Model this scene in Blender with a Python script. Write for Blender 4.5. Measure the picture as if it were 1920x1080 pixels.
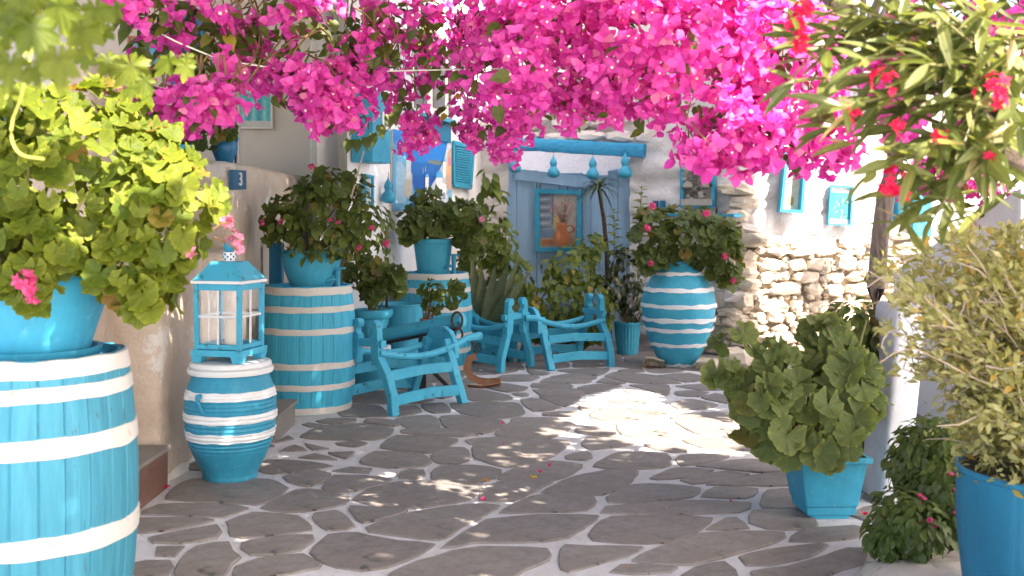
import bpy, bmesh, math, random
import numpy as np
from mathutils import Vector, Matrix, noise, Quaternion

for o in list(bpy.data.objects):
    bpy.data.objects.remove(o)
SC = bpy.context.scene
COL = SC.collection
R = math.radians
FOC, CX, HY, CAMH = 2000.0, 960.0, 409.0, 1.407     # focal length (px of a 1920 wide frame), horizon row, eye height

# ------------------------------------------------------------------ camera
cd = bpy.data.cameras.new('camera')
cam = bpy.data.objects.new('camera', cd); COL.objects.link(cam)
cam.location = (0, 0, CAMH); cam.rotation_euler = (R(90), 0, 0)
cd.sensor_width = 36.0; cd.lens = 36.0 * FOC / 1920.0
cd.shift_y = -(540.0 - HY) / 1920.0
cd.clip_start = 0.05; cd.clip_end = 400
cd.dof.use_dof = True; cd.dof.focus_distance = 6.2; cd.dof.aperture_fstop = 3.5
SC.camera = cam
# ------------------------------------------------------------------ sky, sun, exposure
SUN = Vector((0.72, -0.62, 1.0)).normalized()
w = bpy.data.worlds.new('World'); SC.world = w; w.use_nodes = True
nt = w.node_tree
sky = nt.nodes.new('ShaderNodeTexSky'); sky.sky_type = 'NISHITA'; sky.sun_disc = False
sky.sun_elevation = math.asin(SUN.z); sky.sun_rotation = math.atan2(SUN.x, SUN.y)
sky.dust_density = 3.0; sky.air_density = 1.0
bg = nt.nodes['Background']; bg.inputs['Strength'].default_value = 0.15
nt.links.new(sky.outputs['Color'], bg.inputs['Color'])
ld = bpy.data.lights.new('sun', 'SUN'); ld.energy = 5.0; ld.angle = R(0.5); ld.color = (1.0, 0.95, 0.87)
sun = bpy.data.objects.new('sun', ld); COL.objects.link(sun)
sun.rotation_euler = SUN.to_track_quat('Z', 'Y').to_euler()
vs = SC.view_settings
vs.view_transform = 'Standard'; vs.look = 'None'; vs.gamma = 1.0; vs.exposure = 2.35
try:
    vs.use_curve_mapping = False
    vs.use_white_balance = True; vs.white_balance_temperature = 7500; vs.white_balance_tint = 13
except Exception:
    pass
SC.cycles.use_denoising = True
SC.cycles.max_bounces = 7; SC.cycles.diffuse_bounces = 4; SC.cycles.glossy_bounces = 3
SC.cycles.transmission_bounces = 4; SC.cycles.transparent_max_bounces = 6
SC.cycles.caustics_reflective = False; SC.cycles.caustics_refractive = False
SC.cycles.sample_clamp_indirect = 6.0

# ------------------------------------------------------------------ helpers
rng = random.Random(7)
nr = np.random.default_rng(11)

def W(px, py, Y):
    return Vector(((px - CX) / FOC * Y, Y, CAMH - (py - HY) / FOC * Y))
def G(px, py, z=0.0):
    Y = FOC * (CAMH - z) / (py - HY)
    return Vector(((px - CX) / FOC * Y, Y, z))

def tag(o, label=None, cat=None, group=None, kind=None):
    if label: o['label'] = label
    if cat: o['category'] = cat
    if group: o['group'] = group
    if kind: o['kind'] = kind
    return o
def thing(name, label, cat, loc, rz=0.0, group=None):
    o = bpy.data.objects.new(name, None); COL.objects.link(o)
    o.location = loc; o.rotation_euler = (0, 0, rz); o.empty_display_size = 0.1
    return tag(o, label, cat, group)
def world_loc(o):
    v = Vector((0, 0, 0))
    while o is not None:
        v += o.location; o = o.parent
    return v
def link(name, me, parent=None):
    o = bpy.data.objects.new(name, me); COL.objects.link(o)
    if parent is not None: o.parent = parent
    return o

class MB:
    """collects shapes for ONE mesh object"""
    def __init__(s): s.v = []; s.f = []; s.m = []; s.cur = 0
    def add(s, vs_, fs_):
        b = len(s.v); s.v += [tuple(x) for x in vs_]
        s.f += [tuple(b + i for i in f) for f in fs_]; s.m += [s.cur] * len(fs_)
    def box(s, c, d, rz=0.0):
        c = Vector(c); q = Matrix.Rotation(rz, 3, 'Z')
        vs_ = [c + q @ Vector((x * d[0] / 2, y * d[1] / 2, z * d[2] / 2)) for z in (-1, 1) for y in (-1, 1) for x in (-1, 1)]
        s.add(vs_, [(0, 2, 3, 1), (4, 5, 7, 6), (0, 1, 5, 4), (2, 6, 7, 3), (0, 4, 6, 2), (1, 3, 7, 5)])
    def sweep(s, pts, prof, up=(0, 0, 1), scale=None, close=True):
        pts = [Vector(p) for p in pts]; up = Vector(up); n = len(prof); vs_ = []
        for i, p in enumerate(pts):
            t = (pts[min(i + 1, len(pts) - 1)] - pts[max(i - 1, 0)]).normalized()
            a = t.cross(up)
            if a.length < 1e-4: a = t.cross(Vector((0.3, 1, 0.1)))
            a.normalize(); b = a.cross(t)
            k = scale[i] if scale else 1.0
            vs_ += [p + a * (x * k) + b * (y * k) for x, y in prof]
        fs_ = []
        for i in range(len(pts) - 1):
            for j in range(n):
                j2 = (j + 1) % n
                fs_.append((i * n + j, i * n + j2, (i + 1) * n + j2, (i + 1) * n + j))
        if close:
            fs_.append(tuple(range(n))[::-1]); fs_.append(tuple((len(pts) - 1) * n + j for j in range(n)))
        s.add(vs_, fs_)
    def bar(s, pts, wd, ht, up=(0, 0, 1), bev=0.18):
        x, y = wd / 2, ht / 2; e = min(x, y) * bev
        s.sweep(pts, [(-x + e, -y), (x - e, -y), (x, -y + e), (x, y - e), (x - e, y), (-x + e, y), (-x, y - e), (-x, -y + e)], up)
    def tube(s, pts, r, seg=8, up=(0, 0, 1)):
        rr = r if isinstance(r, (list, tuple)) else [r] * len(pts)
        s.sweep(pts, [(math.cos(2 * math.pi * k / seg), math.sin(2 * math.pi * k / seg)) for k in range(seg)], up, rr)
    def lathe(s, c, prof, seg=32, wob=0.0, fn=None, a0=0.0, a1=2 * math.pi, cap=False, seed=0):
        c = Vector(c); vs_ = []; full = abs(a1 - a0 - 2 * math.pi) < 1e-6; nn = seg if full else seg + 1
        for i, (r, z) in enumerate(prof):
            for k in range(nn):
                a = a0 + (a1 - a0) * k / seg
                q = r
                if wob: q += wob * noise.noise(Vector((math.cos(a) * 1.7 + seed, math.sin(a) * 1.7, z * 4)))
                if fn: q = fn(q, a, z)
                vs_.append(c + Vector((q * math.cos(a), q * math.sin(a), z)))
        fs_ = []
        for i in range(len(prof) - 1):
            for k in range(seg):
                k2 = (k + 1) % nn
                fs_.append((i * nn + k, i * nn + k2, (i + 1) * nn + k2, (i + 1) * nn + k))
        if cap: fs_.append(tuple(range(nn))[::-1]); fs_.append(tuple((len(prof) - 1) * nn + k for k in range(nn)))
        s.add(vs_, fs_)
    def prism(s, outline, z0, z1, fr=None):
        """outline 2D extruded; fr maps (x,y,z)->world"""
        n = len(outline); fr = fr or (lambda x, y, z: (x, y, z))
        vs_ = [fr(x, y, z0) for x, y in outline] + [fr(x, y, z1) for x, y in outline]
        fs_ = [tuple(range(n))[::-1], tuple(range(n, 2 * n))] + [(j, (j + 1) % n, n + (j + 1) % n, n + j) for j in range(n)]
        s.add(vs_, fs_)
    def build(s, name, mat, parent=None, world=True, smooth=False, bevel=0.0, kind=None, label=None, seg=2):
        me = bpy.data.meshes.new(name)
        off = world_loc(parent) if (world and parent is not None) else Vector((0, 0, 0))
        me.from_pydata([(x - off.x, y - off.y, z - off.z) for x, y, z in s.v], [], s.f)
        for m in (mat if isinstance(mat, (list, tuple)) else [mat]): me.materials.append(m)
        me.polygons.foreach_set('material_index', s.m)
        bm = bmesh.new(); bm.from_mesh(me)
        bmesh.ops.recalc_face_normals(bm, faces=bm.faces)
        if bevel > 0:
            es = [e for e in bm.edges if len(e.link_faces) == 2 and e.calc_face_angle(0) > 0.6]
            bmesh.ops.bevel(bm, geom=es, offset=bevel, segments=seg, affect='EDGES', profile=0.6)
        bm.to_mesh(me); bm.free()
        if smooth:
            me.polygons.foreach_set('use_smooth', [True] * len(me.polygons))
            if smooth != 'all':
                try: me.set_sharp_from_angle(angle=R(38))
                except Exception: pass
        o = link(name, me, parent)
        return tag(o, label=label, kind=kind)

# ------------------------------------------------------------------ materials
MATS = {}
def nodes(name):
    m = bpy.data.materials.new(name); m.use_nodes = True
    t = m.node_tree; b = t.nodes['Principled BSDF']
    MATS[name] = m
    return m, t, b
def nn_(t, typ, **kw):
    n = t.nodes.new(typ)
    for k, v in kw.items(): setattr(n, k, v)
    return n
def coords(t, scale=1.0, rand=True, stretch=(1, 1, 1)):
    tc = nn_(t, 'ShaderNodeTexCoord')
    mp = nn_(t, 'ShaderNodeMapping'); mp.inputs['Scale'].default_value = (scale * stretch[0], scale * stretch[1], scale * stretch[2])
    t.links.new(tc.outputs['Object'], mp.inputs['Vector'])
    if rand:
        oi = nn_(t, 'ShaderNodeObjectInfo')
        ml = nn_(t, 'ShaderNodeMath', operation='MULTIPLY'); ml.inputs[1].default_value = 37.0
        t.links.new(oi.outputs['Random'], ml.inputs[0])
        t.links.new(ml.outputs[0], mp.inputs['Location'])
    return mp.outputs['Vector']
def tex_noise(t, vec, scale, detail=5, rough=0.6):
    n = nn_(t, 'ShaderNodeTexNoise'); n.inputs['Scale'].default_value = scale
    n.inputs['Detail'].default_value = detail; n.inputs['Roughness'].default_value = rough
    t.links.new(vec, n.inputs['Vector']); return n.outputs['Fac']
def ramp(t, fac, p0, p1, c0=(0, 0, 0, 1), c1=(1, 1, 1, 1)):
    r = nn_(t, 'ShaderNodeValToRGB'); e = r.color_ramp.elements
    e[0].position = p0; e[1].position = p1; e[0].color = c0; e[1].color = c1
    t.links.new(fac, r.inputs['Fac']); return r.outputs['Color']
def mix(t, fac, a, b, blend='MIX'):
    m = nn_(t, 'ShaderNodeMix', data_type='RGBA', blend_type=blend)
    for val, idx in ((fac, 0), (a, 6), (b, 7)):
        if hasattr(val, 'links'): t.links.new(val, m.inputs[idx])
        else: m.inputs[idx].default_value = val
    return m.outputs[2]
def bump(t, b, fac, strength, dist=0.01):
    n = nn_(t, 'ShaderNodeBump'); n.inputs['Strength'].default_value = strength; n.inputs['Distance'].default_value = dist
    t.links.new(fac, n.inputs['Height'])
    prev = b.inputs['Normal'].links
    if prev: t.links.new(prev[0].from_socket, n.inputs['Normal'])
    t.links.new(n.outputs['Normal'], b.inputs['Normal'])
def c4(c, k=1.0): return (c[0] * k, c[1] * k, c[2] * k, 1)

def surf(name, col, var=0.18, vscale=3.0, rough=0.6, bscale=60, bstr=0.25, bdist=0.004, wear=None, wscale=9, wpos=(0.62, 0.68),
         stain=None, sscale=2.2, spos=(0.5, 0.75), stretch=(1, 1, 1), streak=None, objvar=0.0, rand=True):
    """painted / plastered / wooden surface with uneven colour, wear patches and fine relief"""
    m, t, b = nodes(name)
    v = coords(t, 1.0, rand, stretch)
    n1 = tex_noise(t, v, vscale)
    c = mix(t, ramp(t, n1, 0.3, 0.7), c4(col, 1 - var), c4(col, 1 + var))
    if objvar:
        oi = nn_(t, 'ShaderNodeObjectInfo')
        c = mix(t, ramp(t, oi.outputs['Random'], 0, 1, c4((1, 1, 1), 1 - objvar), c4((1, 1, 1), 1 + objvar)), (0, 0, 0, 1), c, 'MIX') if False else \
            mix(t, 1.0, c, ramp(t, oi.outputs['Random'], 0.0, 1.0, c4((1, 1, 1), 1 - objvar), c4((1, 1.0, 1.0), 1 + objvar)), 'MULTIPLY')
    if stain:
        c = mix(t, ramp(t, tex_noise(t, v, sscale, 8, 0.7), spos[0], spos[1]), c, c4(stain))
    if streak:
        sv = coords(t, 1.0, rand, (22, 22, 1.2))
        c = mix(t, ramp(t, tex_noise(t, sv, 1.6, 6, 0.65), 0.5, 0.8), c, c4(streak))
    if wear:
        c = mix(t, ramp(t, tex_noise(t, v, wscale, 9, 0.72), wpos[0], wpos[1]), c, c4(wear))
    t.links.new(c, b.inputs['Base Color'])
    b.inputs['Roughness'].default_value = rough
    b.inputs['Specular IOR Level'].default_value = 0.3
    if bstr:
        bump(t, b, tex_noise(t, v, bscale, 6, 0.65), bstr, bdist)
        bump(t, b, tex_noise(t, v, bscale * 0.12, 4, 0.6), bstr * 0.8, bdist * 3)
    return m

def leafmat(name, c0, c1, trans=0.45, rough=0.5, spec=0.35, edge=None, tcol=None, veins=None):
    m, t, b = nodes(name)
    oi = nn_(t, 'ShaderNodeObjectInfo'); ge = nn_(t, 'ShaderNodeNewGeometry')
    ad = nn_(t, 'ShaderNodeMath', operation='ADD'); t.links.new(oi.outputs['Random'], ad.inputs[0]); t.links.new(ge.outputs['Random Per Island'], ad.inputs[1])
    fr = nn_(t, 'ShaderNodeMath', operation='FRACT'); t.links.new(ad.outputs[0], fr.inputs[0])
    c = mix(t, fr.outputs[0], c4(c0), c4(c1))
    v = coords(t, 1.0)
    c = mix(t, ramp(t, tex_noise(t, v, 60, 4), 0.35, 0.7, c4((0.8, 0.8, 0.8)), c4((1.15, 1.15, 1.15))), (0, 0, 0, 1), c) if False else \
        mix(t, 1.0, c, ramp(t, tex_noise(t, v, 45, 4), 0.3, 0.7, c4((0.78, 0.78, 0.78)), c4((1.2, 1.2, 1.15))), 'MULTIPLY')
    if veins:
        uv = nn_(t, 'ShaderNodeUVMap'); sx_ = nn_(t, 'ShaderNodeSeparateXYZ'); t.links.new(uv.outputs[0], sx_.inputs[0])
        def mth(op, a, b_=None):
            q = nn_(t, 'ShaderNodeMath', operation=op)
            for i, val in enumerate((a, b_)):
                if val is None: continue
                if hasattr(val, 'links'): t.links.new(val, q.inputs[i])
                else: q.inputs[i].default_value = val
            return q.outputs[0]
        if veins == 'mid':
            ax = mth('ABSOLUTE', sx_.outputs[0]); side = mth('ABSOLUTE', mth('SINE', mth('MULTIPLY', mth('ADD', mth('MULTIPLY', sx_.outputs[1], 1.0), mth('MULTIPLY', ax, -0.9)), 26.0)))
            vf = mth('MAXIMUM', ramp(t, ax, 0.0, 0.035, (1, 1, 1, 1), (0, 0, 0, 1)), mth('MULTIPLY', ramp(t, side, 0.0, 0.35, (1, 1, 1, 1), (0, 0, 0, 1)), 0.35))
            c = mix(t, mth('MULTIPLY', vf, 0.5), c, mix(t, 1.0, c, (1.9, 1.8, 1.5, 1), 'MULTIPLY'))
        else:
            an = mth('ARCTAN2', sx_.outputs[0], sx_.outputs[1]); rad = mth('SQRT', mth('ADD', mth('MULTIPLY', sx_.outputs[0], sx_.outputs[0]), mth('MULTIPLY', sx_.outputs[1], sx_.outputs[1])))
            sn = mth('ABSOLUTE', mth('SINE', mth('MULTIPLY', an, 3.5)))
            vf = ramp(t, sn, 0.02, 0.22, (1, 1, 1, 1), (0, 0, 0, 1))
            c = mix(t, mth('MULTIPLY', vf, 0.45), c, mix(t, 1.0, c, (1.7, 1.6, 1.35, 1), 'MULTIPLY'))
            c = mix(t, ramp(t, rad, 0.40, 0.53), c, mix(t, 1.0, c, (1.45, 1.35, 1.1, 1), 'MULTIPLY'))
            c = mix(t, ramp(t, rad, 0.0, 0.13, (1, 1, 1, 1), (0, 0, 0, 1)), c, mix(t, 1.0, c, (0.7, 0.75, 0.7, 1), 'MULTIPLY'))
        bump(t, b, mth('SUBTRACT', 1.0, vf), 0.5, 0.002)
    if edge:   # a few dry leaves
        wn = nn_(t, 'ShaderNodeMath', operation='MULTIPLY'); wn.inputs[1].default_value = 7.31; t.links.new(fr.outputs[0], wn.inputs[0])
        f2 = nn_(t, 'ShaderNodeMath', operation='FRACT'); t.links.new(wn.outputs[0], f2.inputs[0])
        c = mix(t, ramp(t, f2.outputs[0], 0.93, 0.97), c, c4(edge))
    t.links.new(c, b.inputs['Base Color']); b.inputs['Roughness'].default_value = rough
    b.inputs['Specular IOR Level'].default_value = spec
    tr = nn_(t, 'ShaderNodeBsdfTranslucent')
    tc = mix(t, 1.0, c, c4(tcol or (1.5, 1.45, 0.7)), 'MULTIPLY')
    t.links.new(tc, tr.inputs['Color'])
    mx = nn_(t, 'ShaderNodeMixShader'); mx.inputs[0].default_value = trans
    out = t.nodes['Material Output']
    t.links.new(b.outputs[0], mx.inputs[1]); t.links.new(tr.outputs[0], mx.inputs[2]); t.links.new(mx.outputs[0], out.inputs['Surface'])
    return m

M = {}
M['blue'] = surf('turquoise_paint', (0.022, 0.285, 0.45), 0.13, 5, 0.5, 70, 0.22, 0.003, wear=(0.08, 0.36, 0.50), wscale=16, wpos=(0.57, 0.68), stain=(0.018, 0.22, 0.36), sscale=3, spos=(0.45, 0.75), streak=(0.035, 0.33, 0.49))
M['stave'] = surf('stave_paint_dimmed_for_light', (0.036, 0.240, 0.345), 0.14, 4, 0.6, 8, 0.5, 0.005, stretch=(9, 9, 1), streak=(0.06, 0.31, 0.43), objvar=0.09, wear=(0.05, 0.13, 0.16), wscale=4, wpos=(0.62, 0.64), stain=(0.030, 0.21, 0.33), sscale=1.6, spos=(0.5, 0.8))  # same stave paint, darkened to offset stronger light at the near barrel
M['stave_far'] = surf('stave_paint_lifted_for_shade', (0.030, 0.35, 0.53), 0.13, 4, 0.6, 8, 0.35, 0.004, stretch=(9, 9, 1), streak=(0.045, 0.40, 0.57), objvar=0.06)  # same stave paint, lightened to offset weaker light farther back
M['wood_blue'] = surf('turquoise_old_wood', (0.035, 0.37, 0.56), 0.12, 6, 0.55, 30, 0.4, 0.004, wear=(0.025, 0.14, 0.20), wscale=14, wpos=(0.595, 0.65), stain=(0.06, 0.40, 0.55), sscale=5)
M['clay_blue'] = surf('turquoise_clay_paint', (0.030, 0.35, 0.53), 0.10, 5, 0.6, 45, 0.4, 0.006, wear=(0.10, 0.38, 0.52), wscale=12, wpos=(0.58, 0.72), stain=(0.022, 0.27, 0.42), sscale=2.5, spos=(.45, .75), streak=(0.05, 0.40, 0.57))
M['deep_blue'] = surf('deep_blue_paint', (0.006, 0.150, 0.275), 0.14, 4, 0.5, 40, 0.3, 0.004, wear=(0.05, 0.32, 0.48), wscale=22, wpos=(0.64, 0.70), streak=(0.012, 0.20, 0.34), stain=(0.005, 0.11, 0.21), sscale=2.2, spos=(.45, .7))
M['jug_blue'] = surf('jug_blue_glaze', (0.012, 0.13, 0.27), 0.12, 6, 0.35, 40, 0.2, 0.003)
M['door_blue'] = surf('faded_grey_blue_paint', (0.29, 0.47, 0.66), 0.08, 3, 0.6, 7, 0.4, 0.004, stretch=(9, 9, 1), streak=(0.23, 0.39, 0.56), objvar=0.07, wear=(0.24, 0.22, 0.20), wscale=5, wpos=(0.72, 0.76))
M['lintel_blue'] = surf('cracked_blue_paint', (0.018, 0.26, 0.48), 0.15, 4, 0.6, 9, 0.6, 0.012, stretch=(1.2, 9, 9), wear=(0.02, 0.10, 0.17), wscale=5, wpos=(0.6, 0.66))
M['hoop'] = surf('white_hoop_paint', (0.56, 0.55, 0.53), 0.10, 5, 0.6, 50, 0.5, 0.004, wear=(0.40, 0.20, 0.10), wscale=22, wpos=(0.595, 0.70), stain=(0.60, 0.55, 0.48), sscale=6, spos=(0.55, 0.8))
M['white'] = surf('white_limewash', (0.74, 0.74, 0.76), 0.05, 4, 0.8, 40, 0.35, 0.005, stain=(0.58, 0.57, 0.58), sscale=2.4, spos=(0.55, 0.85))
M['band'] = surf('white_band_paint', (0.72, 0.75, 0.78), 0.05, 9, 0.7, 60, 0.35, 0.004, wear=(0.20, 0.42, 0.54), wscale=24, wpos=(0.72, 0.78))
M['beige'] = surf('beige_lime_plaster', (0.57, 0.475, 0.40), 0.09, 2.2, 0.85, 45, 0.9, 0.010, stain=(0.40, 0.31, 0.25), sscale=1.7, spos=(0.44, 0.74), wear=(0.60, 0.57, 0.54), wscale=2.6, wpos=(0.585, 0.61))
M['beige_pale'] = surf('pale_terrace_plaster', (0.62, 0.55, 0.50), 0.05, 2, 0.85, 60, 0.25, 0.004, stain=(0.42, 0.36, 0.33), sscale=1.5, spos=(0.5, 0.9))
M['cream'] = surf('cream_pillar_plaster', (0.66, 0.61, 0.56), 0.05, 2.5, 0.85, 60, 0.25, 0.004)
M['lime'] = surf('lumpy_whitewash', (0.66, 0.62, 0.62), 0.06, 3, 0.9, 26, 0.7, 0.02, stain=(0.50, 0.43, 0.39), sscale=3.5, spos=(0.6, 0.82), wear=(0.33, 0.25, 0.19), wscale=7, wpos=(0.73, 0.76))
M['mortar'] = surf('brown_earth_mortar', (0.52, 0.43, 0.34), 0.2, 5, 0.95, 40, 0.7, 0.015)
M['stone'] = surf('pale_wall_stone', (0.61, 0.50, 0.385), 0.14, 6, 0.85, 30, 0.6, 0.012, stain=(0.66, 0.59, 0.51), sscale=6, spos=(0.38, 0.6), objvar=0.16, wear=(0.36, 0.25, 0.16), wscale=9, wpos=(0.63, 0.72))
M['stone_white'] = surf('limewashed_stone', (0.62, 0.56, 0.54), 0.08, 6, 0.9, 30, 0.5, 0.012, objvar=0.06, wear=(0.40, 0.30, 0.24), wscale=9, wpos=(0.66, 0.74))
M['grout'] = surf('painted_grout', (0.60, 0.605, 0.65), 0.10, 9, 0.85, 60, 0.8, 0.008, wear=(0.30, 0.27, 0.26), wscale=13, wpos=(0.65, 0.75), stain=(0.52, 0.51, 0.53), sscale=3, spos=(.45, .7), rand=False)
M['pier'] = surf('bluish_limewash', (0.64, 0.67, 0.74), 0.06, 4, 0.85, 40, 0.5, 0.006, stain=(0.42, 0.42, 0.44), sscale=2.2, spos=(.5, .8))
M['tile_brown'] = surf('brown_ceramic_tile', (0.16, 0.085, 0.065), 0.12, 3, 0.45, 8, 0.1, 0.002, stretch=(1, 1, 6))
M['tile_grey'] = surf('grey_stone_tile', (0.21, 0.19, 0.175), 0.1, 4, 0.6, 60, 0.2, 0.003)
M['iron'] = surf('black_rusty_iron', (0.022, 0.019, 0.018), 0.3, 9, 0.6, 60, 0.5, 0.004, wear=(0.10, 0.04, 0.02), wscale=14, wpos=(0.56, 0.66))
M['rust'] = surf('rusty_chain_iron', (0.055, 0.035, 0.028), 0.3, 20, 0.65, 90, 0.5, 0.003, wear=(0.14, 0.06, 0.03), wscale=30, wpos=(0.5, 0.65))
M['steel'] = surf('bare_steel_pole', (0.16, 0.16, 0.165), 0.05, 4, 0.3, 40, 0.05, 0.001); M['steel'].node_tree.nodes['Principled BSDF'].inputs['Metallic'].default_value = 0.9
M['leather'] = surf('brown_leather', (0.30, 0.145, 0.085), 0.15, 8, 0.6, 60, 0.3, 0.003, wear=(0.42, 0.26, 0.18), wscale=12, wpos=(0.58, 0.7))
M['terracotta'] = surf('terracotta', (0.38, 0.16, 0.085), 0.12, 6, 0.8, 60, 0.3, 0.003)
M['wax'] = surf('candle_wax', (0.62, 0.55, 0.47), 0.05, 8, 0.5, 60, 0.1, 0.002)
M['soil'] = surf('dark_soil', (0.055, 0.038, 0.026), 0.3, 20, 0.95, 60, 0.8, 0.01)
M['bark'] = surf('grey_brown_bark', (0.33, 0.26, 0.22), 0.25, 5, 0.9, 6, 0.9, 0.03, stretch=(6, 6, 0.9), stain=(0.17, 0.125, 0.10), sscale=4, spos=(0.45, 0.65))
M['bark_dark'] = surf('dark_palm_trunk', (0.055, 0.038, 0.03), 0.3, 9, 0.9, 30, 0.9, 0.02, stretch=(1, 1, 5))
M['twig'] = surf('pale_dry_twig', (0.42, 0.34, 0.28), 0.15, 9, 0.85, 60, 0.3, 0.003)
M['stem'] = surf('green_brown_stem', (0.13, 0.13, 0.05), 0.25, 9, 0.7, 60, 0.3, 0.003)
M['stem_red'] = surf('reddish_vine_stem', (0.19, 0.11, 0.05), 0.25, 9, 0.7, 60, 0.3, 0.003)
M['tendril'] = surf('yellow_green_tendril', (0.42, 0.45, 0.09), 0.1, 9, 0.6, 60, 0.1, 0.002)
M['rope'] = surf('white_cord', (0.66, 0.68, 0.60), 0.08, 30, 0.8, 90, 0.5, 0.002)
M['plate_blue'] = surf('number_plate_blue', (0.022, 0.105, 0.20), 0.15, 9, 0.6, 60, 0.3, 0.003)
M['lavender'] = surf('pale_lilac_paint', (0.60, 0.56, 0.66), 0.05, 2, 0.85, 40, 0.3, 0.005)  # even pale lilac, used on the window shutters
M['rock'] = surf('whitewashed_rock', (0.62, 0.58, 0.53), 0.10, 5, 0.9, 30, 0.6, 0.012, wear=(0.34, 0.27, 0.2), wscale=6, wpos=(0.58, 0.68))
M['glass'], _t, _b = nodes('thin_lantern_glass')
_gl = nn_(_t, 'ShaderNodeBsdfGlossy'); _gl.inputs['Roughness'].default_value = 0.06
_tp = nn_(_t, 'ShaderNodeBsdfTransparent'); _fz = nn_(_t, 'ShaderNodeMixShader'); _fz.inputs[0].default_value = 0.06
_t.links.new(_tp.outputs[0], _fz.inputs[1]); _t.links.new(_gl.outputs[0], _fz.inputs[2]); _t.links.new(_fz.outputs[0], _t.nodes['Material Output'].inputs['Surface'])
M['dark_glass'] = surf('dark_window_glass', (0.10, 0.11, 0.12), 0.2, 4, 0.12, 10, 0.0)
# colour-attribute print for flat pictures
M['print'], _t, _b = nodes('printed_picture')
_at = nn_(_t, 'ShaderNodeAttribute', attribute_name='col'); _nv = coords(_t, 1.0)
_cc = mix(_t, 1.0, _at.outputs['Color'], ramp(_t, tex_noise(_t, _nv, 30, 6, 0.7), 0.25, 0.75, (0.72, 0.72, 0.72, 1), (1.25, 1.25, 1.25, 1)), 'MULTIPLY')
_t.links.new(_cc, _b.inputs['Base Color']); _b.inputs['Roughness'].default_value = 0.45
# paving stone: grey-brown schist, darker damp stains, fine parallel grain
m, t, b = nodes('grey_schist_paving'); M['paving'] = m
v = coords(t, 1.0, False); oi = nn_(t, 'ShaderNodeObjectInfo')
c = mix(t, oi.outputs['Random'], (0.215, 0.200, 0.200, 1), (0.325, 0.298, 0.288, 1))
gv = coords(t, 1.0, True, (6, 30, 6))
c = mix(t, ramp(t, tex_noise(t, gv, 1.6, 9, 0.75), 0.34, 0.68, (0, 0, 0, 1), (.6, .6, .6, 1)), mix(t, 1.0, c, (0.82, 0.80, 0.80, 1), 'MULTIPLY'), (0.30, 0.282, 0.275, 1))
c = mix(t, ramp(t, tex_noise(t, v, 12, 9, 0.8), 0.32, 0.60), mix(t, 1.0, c, (0.58, 0.55, 0.53, 1), 'MULTIPLY'), c)
c = mix(t, ramp(t, tex_noise(t, v, 1.1, 5, 0.6), 0.50, 0.66), c, (0.215, 0.182, 0.168, 1))
wet = ramp(t, tex_noise(t, v, 1.9, 9, 0.75), 0.595, 0.625)
c = mix(t, wet, c, (0.048, 0.040, 0.036, 1))
c = mix(t, ramp(t, tex_noise(t, v, 38, 3, 0.6), 0.70, 0.74), c, (0.40, 0.40, 0.42, 1))
t.links.new(c, b.inputs['Base Color'])
rr = nn_(t, 'ShaderNodeMapRange'); t.links.new(wet, rr.inputs['Value']); rr.inputs['To Min'].default_value = 0.62; rr.inputs['To Max'].default_value = 0.30
t.links.new(rr.outputs[0], b.inputs['Roughness'])
bump(t, b, tex_noise(t, gv, 3, 8, 0.7), 0.5, 0.006); bump(t, b, tex_noise(t, v, 22, 6, 0.7), 0.4, 0.008)

M['leaf_lime'] = leafmat('bright_geranium_leaf', (0.084, 0.128, 0.016), (0.165, 0.200, 0.026), 0.42, 0.55, 0.25, edge=(0.28, 0.17, 0.05), veins='radial')
M['leaf_dark'] = leafmat('dark_geranium_leaf', (0.052, 0.082, 0.022), (0.098, 0.134, 0.036), 0.32, 0.5, 0.3, edge=(0.16, 0.12, 0.03), veins='radial')
M['leaf_mid'] = leafmat('mid_green_leaf', (0.065, 0.105, 0.024), (0.125, 0.165, 0.036), 0.35, 0.5, 0.3, edge=(0.25, 0.2, 0.04), veins='radial')
M['leaf_planter'] = leafmat('planter_geranium_leaf', (0.085, 0.125, 0.045), (0.150, 0.190, 0.065), 0.32, 0.55, 0.25, edge=(0.2, 0.15, 0.04), veins='radial')
M['leaf_bougain'] = leafmat('bougainvillea_leaf', (0.052, 0.080, 0.020), (0.11, 0.145, 0.034), 0.5, 0.45, 0.4, edge=(0.35, 0.32, 0.05), veins='mid')
M['leaf_oleander'] = leafmat('oleander_leaf', (0.085, 0.115, 0.040), (0.165, 0.185, 0.065), 0.38, 0.35, 0.5, edge=(0.42, 0.33, 0.16), veins='mid')
M['leaf_vine'] = leafmat('grape_leaf', (0.085, 0.125, 0.015), (0.155, 0.185, 0.025), 0.5, 0.5, 0.3, veins='radial')
M['leaf_camellia'] = leafmat('glossy_dark_leaf', (0.022, 0.036, 0.014), (0.045, 0.06, 0.02), 0.15, 0.25, 0.6, veins='mid')
M['leaf_aloe'] = leafmat('aloe_leaf', (0.12, 0.15, 0.085), (0.17, 0.19, 0.10), 0.08, 0.5, 0.3)
M['leaf_dry'] = leafmat('pale_dry_leaf', (0.24, 0.25, 0.10), (0.43, 0.41, 0.21), 0.4, 0.6, 0.2, edge=(0.45, 0.30, 0.08))
M['leaf_cover'] = leafmat('groundcover_leaf', (0.060, 0.100, 0.024), (0.115, 0.165, 0.04), 0.3, 0.4, 0.4)
M['leaf_palm'] = leafmat('strap_leaf', (0.035, 0.055, 0.022), (0.06, 0.085, 0.03), 0.2, 0.4, 0.4)
M['bract'] = leafmat('magenta_bract', (0.54, 0.030, 0.34), (0.86, 0.15, 0.57), 0.50, 0.5, 0.4, tcol=(1.25, 0.75, 1.2), edge=(0.76, 0.26, 0.44), veins='mid')
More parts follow.
